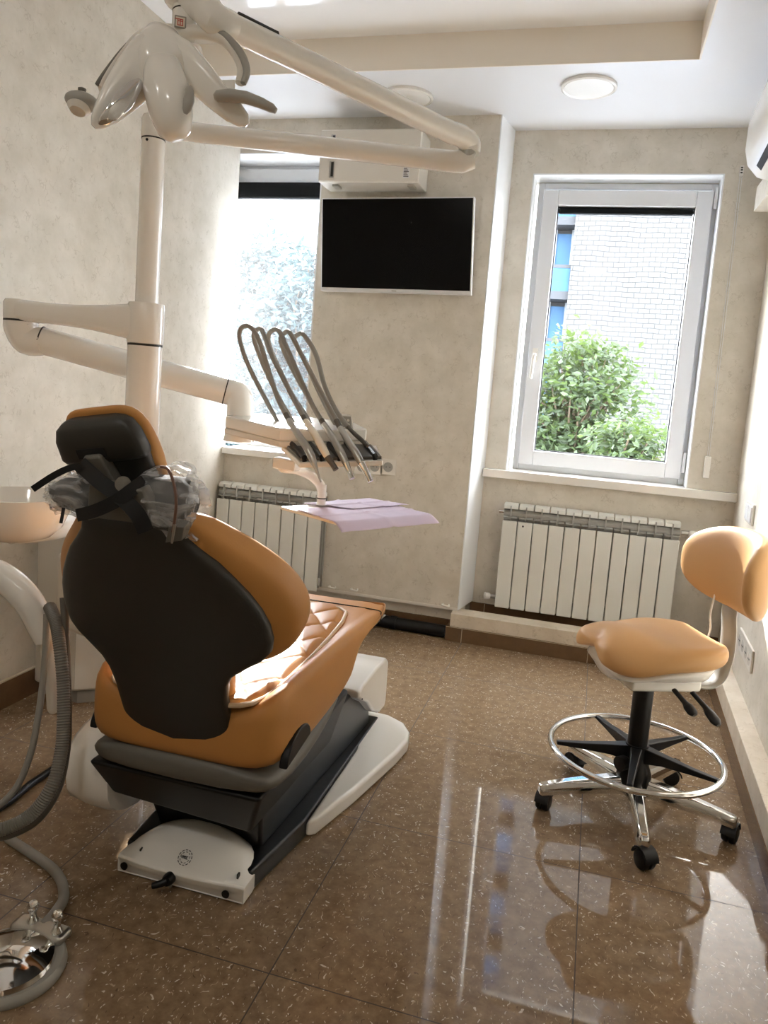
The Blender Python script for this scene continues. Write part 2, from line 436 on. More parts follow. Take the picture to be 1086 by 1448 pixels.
# ---------------------------------------------------------------- windows
def ring_frame(b, x0, x1, z0, z1, w, y0, y1, wt=None, wb=None):
    wt = wt or w; wb = wb or w
    box(b, (x0, y0, z0), (x0 + w, y1, z1)); box(b, (x1 - w, y0, z0), (x1, y1, z1))
    box(b, (x0 + w, y0, z0), (x1 - w, y1, z0 + wb)); box(b, (x0 + w, y0, z1 - wt), (x1 - w, y1, z1))
    return b
def sheet(b, x0, x1, y, z0, z1): return box(b, (x0, y, z0), (x1, y + .006, z1))

# right window (in the niche)
w = E('window_2', (.54, 2.65, wz0), 'white framed casement window over the right radiator, brick facade outside', 'window'); w['kind'] = 'structure'
fx0, fx1, fz0, fz1 = .122, .968, .842, 2.285
M('window_frame', ring_frame(nb(), fx0, fx1, fz0, fz1, .03, 2.655, 2.73), 'pvc', w, bev=.003)
sx0, sx1, sz0, sz1 = .152, .945, .872, 2.245
sash = M('sash', ring_frame(nb(), sx0, sx1, sz0, sz1, .074, 2.625, 2.69), 'pvc', w, bev=.004)
gx0, gx1, gz0, gz1 = sx0 + .074, sx1 - .074, sz0 + .074, sz1 - .074
M('gasket', ring_frame(nb(), gx0 - .001, gx1 + .001, gz0 - .001, gz1 + .001, .006, 2.66, 2.672), 'gasket', sash)
M('pane', sheet(nb(), gx0, gx1, 2.675, gz0, gz1), 'glass', w)
M('rolled_blind', box(nb(), (gx0 + .006, 2.64, gz1 - .035), (gx1 - .006, 2.67, gz1 - .006)), 'blind', w, bev=.008)
hd = nb(); box(hd, (.173, 2.615, 1.395), (.199, 2.627, 1.465)); tube(hd, [(.186, 2.617, 1.43), (.186, 2.585, 1.43), (.183, 2.58, 1.41), (.178, 2.58, 1.31)], .009, seg=10)
M('handle', hd, 'white', sash, bev=.003, label='white turn handle')
for z in (.905, 2.16): M('hinge', box(nb(), (sx1 + .002, 2.612, z), (sx1 + .017, 2.64, z + .1)), 'pvc', w, bev=.004)
b = nb()
box(b, (wx0 - .001, YN - .001, wz0), (wx0 + .005, 2.66, wz1)); box(b, (wx1 - .005, YN - .001, wz0), (wx1 + .001, 2.66, wz1)); box(b, (wx0, YN - .001, wz1 - .005), (wx1, 2.66, wz1 + .001))
M('reveal_lining', b, 'reveal', w)
struct('trim_9', box(nb(), (-.006, YN - .045, wz0 - .04), (xr(YN) - .001, 2.66, wz0 + .002)), 'white', bev=.004)
# white facing strip on the side of the pier
struct('trim_10', prism(nb(), [(px1 + .001, YB - .001, .141), (px1 + .006, YB + .0, .141), (-.004, YN, .141), (-.009, YN, .141)], (0, 0, ZC - .142)), 'reveal')

# left window
w = E('window_1', (-1.14, 2.55, .83), 'tall white framed window at left with dark rolled blind, trees outside', 'window'); w['kind'] = 'structure'
lx0, lx1, lz0, lz1 = -1.62, px0, .835, 2.335
M('window_frame', ring_frame(nb(), lx0, lx1, lz0, lz1, .03, 2.525, 2.6), 'pvc', w, bev=.003)
sash = M('sash', ring_frame(nb(), lx0 + .03, lx1 - .012, lz0 + .02, lz1 - .024, .06, 2.50, 2.565, wt=.078), 'pvc', w, bev=.004)
M('pane', sheet(nb(), lx0 + .08, lx1 - .06, 2.54, lz0 + .07, lz1 - .09), 'dusty', w)
M('rolled_blind', box(nb(), (lx0 + .05, 2.46, lz1 - .185), (lx1 - .004, 2.5, lz1 - .102)), 'blind', w, bev=.01)
b = nb(); box(b, (lx0, YB + .001, lz1 - .005), (lx1, 2.53, lz1 + .001)); box(b, (px0 - .001, YB - .001, lz0), (px0 + .006, 2.53, lz1))
M('reveal_lining', b, 'reveal', w)
struct('trim_11', box(nb(), (XL + .001, 2.275, ZS), (px0 + .015, 2.53, .836)), 'white', bev=.004)

# ================================================================ OUTSIDE
bl = E('apartment_building', (6, 32, -6), 'pale tiled apartment building with a column of glazed balconies, outside right window', 'building')
bx = -1.0
M('facade', box(nb(), (bx, 28, -6), (16, 40, 26)), 'facade', bl)
M('side_block', box(nb(), (-8, 29.2, -6), (bx, 40, 26)), 'slab', bl)
for k in range(11):
    z = -5.4 + k * 2.72 + 2.35
    M('floor_slab', box(nb(), (-8, 28.2, z), (bx, 29.2, z + .3)), 'slab', bl)
    g = M('parapet_glass', box(nb(), (-8, 28.22, z + .3), (bx - .02, 28.26, z + 1.15)), 'bglass', bl)
    M('parapet_rail', box(nb(), (-8, 28.2, z + 1.15), (bx - .01, 28.3, z + 1.27)), 'slab', bl)
    M('balcony_window', box(nb(), (-8, 29.0, z + 1.25), (bx - .05, 29.1, z + 2.55)), 'bglass', bl)
    f = nb()
    for i in range(5): box(f, (bx - .12 - i * .62, 28.94, z + 1.15), (bx - .05 - i * .62, 29.0, z + 2.7))
    box(f, (-8, 28.94, z + 1.15), (bx, 29.0, z + 1.27))
    M('window_bars', f, 'bframe', bl)
b = box(nb(), (-60, 3.4, -6.2), (60, 120, -6)); tag(M('courtyard', b, 'lawn'), 'grey courtyard ground far below the windows', 'ground')['kind'] = 'structure'

def tree(name, base, crown, r, nclus, nleaf, lsize, m, label, seed, sun=None, spray=1.0):
    rnd = random.Random(seed)
    t = E(name, base, label, 'tree', 'trees outside the windows')
    c = Vector(crown); tr = nb(); tips = []
    base = Vector(base)
    tube(tr, [base, base + (c - base) * .5 + Vector((.1, 0, 0)), c - Vector((0, 0, r[2] * .5))], [.14, .1, .07], seg=8)
    for i in range(nclus):
        d = Vector((rnd.gauss(0, 1), rnd.gauss(0, 1), rnd.gauss(0, 1))).normalized() * (rnd.random() ** .4)
        p = c + Vector((d.x * r[0] * (1 - .45 * max(0, d.z)), d.y * r[1], d.z * r[2])); tips.append(p)
        s = c - Vector((0, 0, r[2] * .5)) + Vector((0, 0, rnd.uniform(-.2, .5) * r[2]))
        tube(tr, [s, (s + p) / 2 + Vector((rnd.uniform(-.1, .1), 0, -.08)), p], [.035, .02, .006], seg=5, per=3)
    M('trunk', tr, 'bark', t)
    lf = nb()
    for p in tips:
        out = (p - c); out = out.normalized() if out.length > 0 else UP
        for i in range(nleaf):
            q = p + Vector((rnd.gauss(0, .2), rnd.gauss(0, .2), rnd.gauss(0, .11))) * spray
            a = Vector((rnd.gauss(0, 1), rnd.gauss(0, 1), rnd.gauss(-.3, .5))).normalized(); e = a.cross(Vector((rnd.gauss(0, 1), rnd.gauss(0, 1), rnd.gauss(0, 1)))).normalized()
            L = lsize * rnd.uniform(.6, 1.3); wd = L * .24
            n = a.cross(e)
            vs = [lf.verts.new(x) for x in (q, q + a * L * .5 + e * wd - n * .01, q + a * L, q + a * L * .5 - e * wd - n * .01)]
            lf.faces.new(vs)
    M('foliage', lf, m, t, smooth=False)
    return t

tree('leafy_tree', (.3, 11, -6), (.22, 11, 1.05), (1.0, .8, 1.35), 120, 70, .13, 'leaf', 'green leafy tree seen through the right window before the facade', 3, spray=.95)
tree('leafy_tree', (1.05, 8.4, -6), (.95, 8.4, .62), (.42, .5, .5), 45, 60, .11, 'leaf', 'small leafy tree at lower right of the right window', 9, spray=.75)
tree('leafy_tree', (-3.2, 8, -6), (-3.35, 8, 1.75), (.85, .7, 1.2), 130, 70, .13, 'leaf2', 'pale backlit tree in the right half of the left window', 5)
tree('leafy_tree', (-5.5, 11, -6), (-5.2, 11, 2.0), (1.0, .8, 1.7), 170, 70, .17, 'leaf2', 'pale backlit tree beside the wall edge in the left window', 6, spray=1.2)
tree('leafy_tree', (-5.6, 14, -6), (-5.8, 14, .1), (2.6, .8, 1.8), 140, 70, .24, 'leaf2', 'wide hazy tree low behind the others in the left window', 8)

# ================================================================ WALL AND CEILING FITTINGS
def downlight(c, label, ZC=ZC, lit=0):
    t = E('ceiling_light', (c.x, c.y, ZC), label, 'ceiling light', 'round ceiling lights')
    if lit:  # emitter, used by the added fill lamps only
        l_ = bpy.data.lights.new('fill_lamp', 'AREA'); l_.shape = 'DISK'; l_.size = .19; l_.energy = lit; l_.color = (1, .96, .9)
        lo_ = bpy.data.objects.new('fill_lamp', l_); COL.objects.link(lo_); lo_.location = (c.x, c.y, ZC - .018)
    M('rim', lathe(nb(), [(.02, -.001), (.113, -.001), (.113, -.012), (.105, -.016), (.098, -.012), (.02, -.012)], (c.x, c.y, ZC)), 'white', t)
    M('diffuser', lathe(nb(), [(.005, -.014), (.06, -.0145), (.099, -.0125), (.099, -.008), (.005, -.008)], (c.x, c.y, ZC)), 'lampgl', t)
downlight(onz(833, 121, ZC), 'round white ceiling light over the right window niche, fully visible')
downlight(onz(577, 135, ZC), 'round white ceiling light half hidden behind the lamp arm')

downlight(Vector((-.75, -1.55, 0)), 'added round fill lamp behind the viewer, nearer the left wall', ZR, FILL_POWER)  # two unseen lamps, added to fill the near side of the room
downlight(Vector((.35, -1.75, 0)), 'added round fill lamp behind the viewer, nearer the right wall', ZR, FILL_POWER)

t = E('television', (-.49, 2.26, 1.66), 'black flat television with thin white frame on wall', 'television')
tl, trr, brr, bll = ony(455, 280, 2.225), ony(671, 278, 2.225), ony(666, 417, 2.255), ony(453.5, 411, 2.255)
n = Vector((0, .035, 0))
def quadbox(b, q, v): return prism(b, q, v)
M('housing', quadbox(nb(), [bll, brr, trr, tl], n), 'silver', t, bev=.003)
def inset(q, l, r_, bt, tp):
    bl_, br_, tr_, tl_ = q
    X = (br_ - bl_).normalized(); Z = (tl_ - bl_).normalized()
    return [bl_ + X * l + Z * bt, br_ - X * r_ + Z * bt, tr_ - X * r_ - Z * tp, tl_ + X * l - Z * tp]
scr = [p + Vector((0, -.0015, 0)) for p in inset([bll, brr, trr, tl], .006, .006, .017, .006)]
M('screen', quadbox(nb(), scr, (0, .002, 0)), 'screen', t)
mid = (bll + brr) / 2; M('maker_mark', box(nb(), (mid.x - .012, mid.y - .002, mid.z + .006), (mid.x + .012, mid.y + .001, mid.z + .010)), 'greyp', t)
M('wall_bracket', box(nb(), (-.65, 2.255, 1.75), (-.35, YB, 1.98)), 'black', t)

t = E('air_purifier', (-.62, 2.318, 2.146), 'boxy white wall unit with vent slots above the television', 'air unit')
ax0, ax1, ay = -.862, -.372, 2.318 - .17
M('body', box(nb(), (ax0, ay, 2.146), (ax1, YB, 2.385)), 'white', t, bev=.006)
M('front_panel', box(nb(), (ax0 + .003, ay - .006, 2.15), (ax1 - .003, ay + .002, 2.38)), 'offw', t, bev=.003)
for z in (2.165, 2.285):
    sl = M('vent_slot', box(nb(), (ax0 + .055, ay - .009, z), (ax0 + .078, ay - .003, z + .075)), 'steel', t, bev=.002)
    M('slot_opening', box(nb(), (ax0 + .064, ay - .0105, z + .005), (ax0 + .076, ay - .006, z + .07)), 'dark', sl)
st = M('rating_sticker', box(nb(), (ax1 - .075, ay - .0072, 2.165), (ax1 - .045, ay - .004, 2.215)), 'silver', t)
b = nb()
for i in range(6): box(b, (ax1 - .072, ay - .008, 2.17 + i * .007), (ax1 - .048 - (i % 3) * .004, ay - .0065, 2.173 + i * .007))
M('sticker_print', b, 'ink', st)
for x in (ax0 + .06, ax1 - .06): M('mount', box(nb(), (x, ay + .03, 2.136), (x + .03, ay + .09, 2.148)), 'greyp', t, bev=.002)

t = E('air_conditioner', (1.1, 1.7, 2.13), 'white wall air conditioner high on the right wall, cut by frame', 'air conditioner')
pr = [(1.166, 2.44), (1.06, 2.44), (1.0, 2.41), (.985, 2.36), (.985, 2.26), (1.0, 2.20), (1.04, 2.155), (1.09, 2.14), (1.166, 2.14)]
M('body', prism(nb(), [(x + .0, 2.10, z) for x, z in pr], (-.028, -.83, 0)), 'white', t, bev=.012)
M('outlet_slot', prism(nb(), [(1.018, 1.99, 2.172), (1.037, 1.99, 2.153), (1.043, 1.99, 2.160), (1.024, 1.99, 2.179)], (-.025, -.65, 0)), 'strap', t)

def radiator(name, x0, y1, z0, n, pitch, h, label, valve, capside):
    t = E(name, (x0 + n * pitch / 2, y1, z0), label, 'radiator')
    d = .085
    yf = y1 - d
    for i in range(n):
        xa = x0 + i * pitch; xb = xa + pitch - .0045
        s = nb()
        # front blade with a bent-back crown, body behind, crown cross ribs
        hexa(s, [(xa, yf, z0), (xb, yf, z0), (xb, yf + .012, z0), (xa, yf + .012, z0), (xa, yf, z0 + h - .085), (xb, yf, z0 + h - .085), (xb, yf + .012, z0 + h - .085), (xa, yf + .012, z0 + h - .085)])
        sec = M('section', s, 'rad', t, bev=.004)
        c = nb(); xm = (xa + xb) / 2
        box(c, (xm - .004, yf + .012, z0 + .02), (xm + .004, y1 - .012, z0 + h - .03))
        box(c, (xm - .003, yf + .004, z0 + h - .09), (xm + .003, yf + .05, z0 + h - .01))
        box(c, (xa + .001, yf + .040, z0 + .01), (xb - .001, yf + .046, z0 + h - .02))
        box(c, (xa, y1 - .012, z0 + .01), (xb, y1, z0 + h - .03))
        for zz, ys in ((h - .066, .008), (h - .042, .014)):
            prism(c, [(xa + .001, yf + ys, z0 + zz - .006), (xa + .001, yf + .042, z0 + zz + .010), (xa + .001, yf + .042, z0 + zz + .013), (xa + .001, yf + ys, z0 + zz - .002)], (xb - xa - .002, 0, 0))
        M('fin', c, 'radshade', sec)
        M('crown', prism(nb(), [(xa, yf + .010, z0 + h - .026), (xa, yf + .016, z0 + h - .008), (xa, yf + .032, z0 + h), (xa, y1 - .012, z0 + h), (xa, y1 - .008, z0 + h - .02)], (xb - xa, 0, 0)), 'rad', sec, bev=.003)
    for zz in (z0 + .045, z0 + h - .05): M('header_pipe', cyl(nb(), (x0 + .001, y1 - .05, zz), (x0 + n * pitch - .005, y1 - .05, zz), .02), 'radshade', t)
    v = nb(); xv, zv, sg = valve
    cyl(v, (xv, y1 - .05, zv), (xv + sg * .04, y1 - .05, zv), .012)
    M('valve_stem', v, 'steel', t)
    M('valve_knob', lathe(nb(), [(.006, 0), (.016, .002), (.019, .012), (.019, .032), (.013, .04), (.004, .041)], (xv + sg * .038, y1 - .05, zv), (sg, -.55, -.15)), 'white', t, label='white round valve knob')
    return t
rd = radiator('radiator', .122, YN - .012, .153, 11, .0763, .53, 'white eleven-section radiator under the right window', (.962, .153 + .48, 1), 1)
M('drain_stem', cyl(nb(), (.122, YN - .06, .195), (.085, YN - .06, .195), .011), 'steel', rd)
M('drain_knob', lathe(nb(), [(.006, 0), (.015, .002), (.018, .01), (.018, .028), (.006, .032)], (.09, YN - .06, .195), (-1, -.5, .1)), 'white', rd)
M('bleed_valve', cyl(nb(), (.122, YN - .06, .635), (.098, YN - .06, .635), .008), 'chrome', rd)
M('sensor_dot', lathe(nb(), [(.001, 0), (.005, 0), (.005, .002), (.001, .002)], (.122 + .0763 * 1.35, YN - .0975, .153 + .425), 'y', 12), 'black', rd)
radiator('radiator', -1.345, YB - .006, .15, 8, .0735, .505, 'white radiator under the left window behind the dental chair', (-1.345 + 8 * .0735 - .004, .15 + .455, 1), 1)

t = tag(M('drain_pipe', tube(nb(), [(-.98, 2.312, .032), (-.5, 2.30, .032), (-.09, 2.29, .032)], .03, seg=16), 'black'), 'black plastic pipe along the floor under the television wall', 'pipe')
M('pipe_collar', cyl(nb(), (-.375, 2.298, .032), (-.345, 2.2975, .032), .034), 'black', t)
for x, z, lb in ((-.72, .165, 'small white pipe clip low on the wall beside the left radiator'), (-.6, .17, 'small white pipe clip at the wall foot above the leg rest'), (-.12, .16, 'small white pipe clip at the wall foot near the pier corner')):
    tag(M('pipe_clip', tube(nb(), [(x, 2.319, z), (x, 2.3, z), (x + .03, 2.3, z - .003), (x + .03, 2.319, z)], .005, seg=8), 'white'), lb, 'clip', 'pipe clips along the television wall')

def socket_plate(name, u, label):
    p = u; t = E(name, (p.x, 2.318, p.z), label, 'socket', 'sockets under the television')
    s = .04
    M('plate', box(nb(), (p.x - s, 2.309, p.z - s), (p.x + s, 2.318, p.z + s)), 'offw', t, bev=.003)
    M('well', lathe(nb(), [(.022, -.0015), (.0245, -.002), (.0245, .002), (.022, .002)], (p.x, 2.309, p.z), 'y'), 'greyp', t)
    M('well_floor', lathe(nb(), [(.001, -.0008), (.022, -.0008), (.022, .001), (.001, .001)], (p.x, 2.309, p.z), 'y'), 'offw', t)
    b = nb()
    for dx in (-.0095, .0095): cyl(b, (p.x + dx, 2.3075, p.z), (p.x + dx, 2.3095, p.z), .0028, 10)
    M('contact_hole', b, 'black', t)
for q, lb in (((512, 660), 'ivory wall plate half hidden behind the hanging instruments'), ((530.5, 660), 'ivory wall socket, middle of the row beside the instruments'), ((549, 660.5), 'ivory wall socket at the right end of its row')):
    p = ony(*q, 2.312); socket_plate('wall_socket', p, lb)

# fittings on the right wall
def rwall(y, z, off=0): return Vector((xr(y) - off, y, z))
t = E('socket_strip', rwall(1.76, .32), 'white four-gang socket strip low on the right wall', 'socket')
def rplate(b, y0, y1, z0, z1, d): return hexa(b, [rwall(y0, z0), rwall(y1, z0), rwall(y1, z0, d), rwall(y0, z0, d), rwall(y0, z1), rwall(y1, z1), rwall(y1, z1, d), rwall(y0, z1, d)])
M('plate', rplate(nb(), 1.60, 1.92, .275, .36, .009), 'offw', t, bev=.003)
for i in range(4):
    y = 1.64 + i * .08
    g = M('outlet', lathe(nb(), [(.001, 0), (.022, 0), (.024, .002), (.001, .0025)], rwall(y, .318, .0085), (-1, 0, 0)), 'white', t)
    b = nb()
    for dy in (-.009, .009): cyl(b, rwall(y + dy, .318, .0105), rwall(y + dy, .318, .0125), .003, 8)
    M('contact_hole', b, 'dark', g)
t = E('light_switch', rwall(2.06, .81), 'white switch plate on the sunlit right wall by the windowsill', 'switch')
M('plate', rplate(nb(), 1.975, 2.14, .765, .85, .01), 'white', t, bev=.003)
for i in range(2): M('rocker', rplate(nb(), 1.985 + i * .077, 2.055 + i * .077, .775, .84, .015), 'pvc', t, bev=.003)

t = E('blind_cord', (1.05, 2.52, .9), 'white blind pull cord hanging to the right of the right window', 'cord')
ct, cb = ony(1048, 246, 2.522), ony(1001.5, 645, 2.522)
M('bracket', box(nb(), (ct.x - .008, 2.512, ct.z - .012), (ct.x + .008, YN, ct.z + .035)), 'white', t, bev=.003)
b = nb(); tube(b, [ct + Vector((-.004, 0, 0)), (ct + cb) / 2 + Vector((-.004, 0, 0)), cb + Vector((-.004, 0, 0))], .0013, seg=6); tube(b, [ct + Vector((.005, 0, 0)), (ct + cb) / 2 + Vector((.005, 0, 0)), cb + Vector((.004, 0, 0))], .0013, seg=6)
M('cord', b, 'pvc', t)
M('cord_weight', box(nb(), (cb.x - .014, 2.506, cb.z - .105), (cb.x + .013, YN - .001, cb.z)), 'white', t, bev=.004, label='clear plastic cord weight')
b = nb(); 
for z in (.0, .012, .022): box(b, (ct.x - .005, 2.5105, ct.z + z), (ct.x + .004, 2.5125, ct.z + z + .006))
M('bracket_slot', b, 'dark', t)
# ================================================================ DENTAL CHAIR
CX = -.292
ch = E('dental_chair', (CX, .6, 0), 'tan leather dental chair with dark back shell and white base covers', 'dental chair')
# --- base on the floor
M('base_plate', prism(nb(), [(-.475, .205, 0), (-.142, .205, 0), (-.105, .46, 0), (-.105, 1.15, 0), (-.50, 1.15, 0), (-.50, .46, 0)], (0, 0, .055)), 'blackm', ch, bev=.008)
# white foot plates either side of the black base
for sg in (1, -1):
    ox = -.303
    P = [(.198, .452), (.222, .478), (.268, .66), (.322, .93), (.334, 1.03), (.325, 1.09), (.29, 1.15), (.225, 1.19), (.12, 1.20), (.12, 1.0), (.196, .9)]
    poly = [(ox + sg * x, y, 0.002) for x, y in (P if sg > 0 else P[3:-2] + [(.196, .93)])]
    M('foot_plate', prism(nb(), poly, (0, 0, .05)), 'white', ch, bev=.016, seg=4, label='glossy white foot plate')
# white domed cover at the head end: front face low, domed top falling back
b = nb(); rings = []
xa, xb = -.470, -.138
N = 28
CAPP = [(.150, .97, .030, 0), (.146, .995, .044, 0), (.150, 1.0, .049, .001), (.165, 1.0, .050, .006), (.19, 1.0, .049, .028), (.215, .985, .046, .046), (.24, .95, .043, .058), (.265, .89, .04, .064), (.285, .8, .038, .062), (.30, .7, .03, .05)]
for y, wf, zf, rise in CAPP:
    ring = []
    xc = (xa + xb) / 2; hw = (xb - xa) / 2 * wf
    for i in range(N + 1):
        a = -1 + 2 * i / N
        ring.append(Vector((xc + a * hw, y + .016 * abs(a) ** 3, zf * (1 - .12 * a ** 8) + rise * (1 - abs(a) ** 2.4) ** .8)))
    ring = [Vector((xc - hw, y + .016, .003))] + ring + [Vector((xc + hw, y + .016, .003))]
    rings.append(ring)
loft(b, rings)
cap = M('base_cover', b, 'white', ch, bev=.006, ang=60, label='glossy white domed base cover')
def capz(x): return .049
for x, z in ((-.445, .035), (-.178, .035)):
    M('cover_plug', lathe(nb(), [(.001, 0), (.009, 0), (.0095, .003), (.001, .004)], (x, .1445 + .016 * (abs(x + .304) / .166) ** 3, z - .008), (0, -1, 0), 20), 'black', cap)
kn = nb(); lathe(kn, [(.001, 0), (.014, 0), (.014, .012), (.011, .02), (.001, .021)], (-.318, .147, .034), (0, -1, .1), 20)
tube(kn, [(-.318, .131, .035), (-.333, .120, .030), (-.345, .115, .027)], [.009, .008, .007], seg=10)
M('release_lever', kn, 'black', cap)
sc_ = nb(); lathe(sc_, [(.001, 0), (.005, 0), (.004, .003), (.001, .003)], (-.318, .1485, .012), (0, -1, 0), 12); M('screw', sc_, 'steel', cap)
for x in (-.42, -.165): M('cover_slot', box(nb(), (x, .176, .046), (x + .004, .186, .062)), 'dark', cap)
# printed round emblem on the domed top
b = nb()
def topz(x, y):
    a = abs((x - (xa + xb) / 2) / ((xb - xa) / 2)); yy = y - .016 * a ** 3
    return ipl([(q[0], q[2]) for q in CAPP[3:]], yy) * (1 - .12 * a ** 8) + ipl([(q[0], q[3]) for q in CAPP[3:]], yy) * (1 - a ** 2.4) ** .8
def ink(cx, cy, r0, r1, q0, q1):
    n = max(2, int((q1 - q0) / .2)); vs = []
    for i in range(n + 1):
        q = q0 + (q1 - q0) * i / n; vs.append([b.verts.new((cx + r * math.cos(q), cy + r * math.sin(q) * .8, topz(cx + r * math.cos(q), cy + r * math.sin(q) * .8) + .0022)) for r in (r0, r1)])
    for i in range(n): b.faces.new((vs[i][0], vs[i + 1][0], vs[i + 1][1], vs[i][1]))
ex, ey = -.300, .178
for k in range(12): ink(ex, ey, .0155, .0175, k * .5236, k * .5236 + .36)
for k in range(9): ink(ex, ey, .011, .0125, k * .698, k * .698 + .42)
for k in range(5): ink(ex - .006 + k * .003, ey, .0018, .0035, 0.3 * k, 0.3 * k + 4)
M('emblem_print', b, 'ink', cap, smooth=False)
# lift mechanism: black slanted arm and block under the seat
M('lift_arm', hexa(nb(), [(-.445, .30, .05), (-.162, .30, .05), (-.125, 1.10, .05), (-.46, 1.10, .05), (-.47, .22, .25), (-.135, .22, .25), (-.125, 1.04, .24), (-.46, 1.04, .24)]), 'blackm', ch, bev=.01)
M('lift_block', hexa(nb(), [(-.505, .18, .185), (-.14, .18, .165), (-.12, .66, .17), (-.5, .66, .18), (-.52, .10, .30), (-.085, .10, .30), (-.09, .72, .32), (-.51, .72, .32)]), 'black', ch, bev=.012)
# white housing at the foot end of the lift arm
hp = [(.86, .255), (.90, .265), (1.05, .27), (1.17, .262), (1.20, .245), (1.205, .10), (1.19, .075), (1.12, .08), (1.04, .12), (.96, .18), (.89, .215), (.855, .235)]
M('lift_housing', prism(nb(), [(-.098, y, z) for y, z in hp], (-.40, 0, 0)), 'white', ch, bev=.012, label='glossy white lift housing')
b = nb(); lathe(b, [(.001, 0), (.003, 0), (.003, .002), (.001, .002)], (-.098, .885, .222), (1, 0, 0), 10); M('screw', b, 'black', ch)
# rounded white body at the left of the seat (arm towards the unit)
b = nb(); rings = []
for x, s in ((-.655, .55), (-.645, .8), (-.62, .95), (-.57, 1.0), (-.52, 1.0), (-.50, .98)):
    rings.append([Vector((x, .36 + .21 * s * math.copysign(abs(math.cos(q)) ** .7, math.cos(q)), .215 + .115 * s * math.copysign(abs(math.sin(q)) ** .8, math.sin(q)))) for q in [2 * PI * i / 24 for i in range(24)]])
loft(b, rings); M('side_housing', b, 'white', ch, label='rounded white side housing')
# --- seat and leg rest: one upholstered body
def seat_ring(y, w, zb, zt, hb, n=0):
    P = [(0, zb), (-.5, zb), (-.86, zb + .004), (-.97, zb + .022), (-1.0, zb + .05), (-1.0, zt - .035), (-.985, zt + hb * .55), (-.93, zt + hb), (-.86, zt + hb), (-.79, zt + hb * .5), (-.74, zt + .004), (-.5, zt), (-.25, zt)]
    P = P + [(0, zt)] + [(-x, z) for x, z in P[:0:-1]]
    return [Vector((CX + x * w, y, z)) for x, z in P]
st = [(.085, .16, .40, .45, .0), (.088, .19, .375, .475, .0), (.10, .215, .358, .49, .012), (.135, .236, .348, .497, .03), (.22, .246, .343, .50, .038), (.36, .244, .343, .50, .034), (.50, .24, .348, .50, .026), (.60, .236, .355, .50, .02), (.645, .234, .37, .50, .018), (.675, .232, .41, .50, .014), (.72, .231, .43, .50, .01), (.82, .230, .445, .502, .004), (.92, .226, .452, .502, 0), (.99, .220, .457, .500, 0), (1.02, .214, .462, .496, 0), (1.03, .205, .470, .488, 0)]
M('seat_cushion', loft(nb(), [seat_ring(*s) for s in st]), 'leather', ch, sub=1)
M('leg_rest_seam', tube(nb(), [(CX + .222, .925, .462), (CX + .2235, .925, .492), (CX + .2, .925, .5035), (CX, .925, .5035), (CX - .2, .925, .5035), (CX - .2235, .925, .492)], .0018, seg=6, per=3), 'dark', ch)
M('leg_rest_trim', loft(nb(), [[Vector((CX + x, y, z)) for x, z in ((-.205, .452), (.205, .452), (.215, .461), (-.215, .461))] for y in (.70, .95, 1.028)]), 'greyp', ch, label='pale grey under-tray of the leg rest')
# grey seat frame under the cushion
fr = []
for y, w, z0, z1 in ((.085, .19, .318, .375), (.105, .225, .295, .36), (.2, .238, .283, .352), (.4, .232, .29, .352), (.6, .215, .315, .362), (.66, .19, .345, .38)):
    fr.append([Vector((CX + x * w, y, z)) for x, z in ((-.8, z0), (.8, z0), (.97, z0 + .015), (1, z0 + .03), (1, z1), (-1, z1), (-1, z0 + .03), (-.97, z0 + .015))])
M('seat_frame', loft(nb(), fr), 'under', ch, sub=1, label='dark grey seat frame')
for sg in (1, -1):   # armrest sockets: black half-moon recesses on the sides
    P = []
    for i in range(13):
        q = PI * i / 12; P.append(Vector((CX + sg * .249, .205 + .07 * math.cos(q), .372 + .052 * math.sin(q) + .012 * math.cos(q))))
    M('armrest_socket', prism(nb(), P, (-sg * .02, 0, 0)), 'black', ch, bev=.004)
hn = nb(); ellipsoid(hn, (-.585, .40, .40), (.022, 0, 0), (0, .10, 0), (0, 0, .035)); M('armrest_stub', hn, 'black', ch, label='black armrest stub')
# --- quilted pad lying in the seat, with pale piping
def pad_w(y):
    return ipl([(.072, .09), (.078, .125), (.09, .152), (.11, .170), (.15, .182), (.22, .188), (.45, .180), (.60, .170), (.75, .155), (.84, .135), (.875, .10), (.885, .04)], y)
b = nb(); rows = []
ys = [.072 + (.885 - .072) * i / 180 for i in range(181)]
for y in ys:
    wv = pad_w(y); row = []
    for j in range(81):
        a = -1 + 2 * j / 80; x = a * wv
        u, v = (x * 1.5 + y) / .17, (x * 1.5 - y) / .17
        bump = (abs(math.sin(PI * u)) * abs(math.sin(PI * v))) ** .26
        ed = min(1, (1 - abs(a)) * wv / .02, (.887 - y) / .02, (y - .068) / .02)
        row.append(b.verts.new((CX + x, y, .5035 + (.004 + .012 * bump) * max(0, ed))))
    rows.append(row)
for i in range(len(rows) - 1):
    for j in range(80): b.faces.new((rows[i][j], rows[i][j + 1], rows[i + 1][j + 1], rows[i + 1][j]))
pad = M('quilted_pad', b, 'leather', ch, ang=80)
out = [(CX + pad_w(y) , y, .507) for y in [.072, .075, .078, .084, .09, .1] + [.11 + .01 * i for i in range(78)]]
out += [(CX - x + CX, y, z) for x, y, z in out[::-1]]
M('piping', tube(nb(), out, .0058, seg=8, closed=True), 'pipec', pad, label='pale piping around the quilted pad')
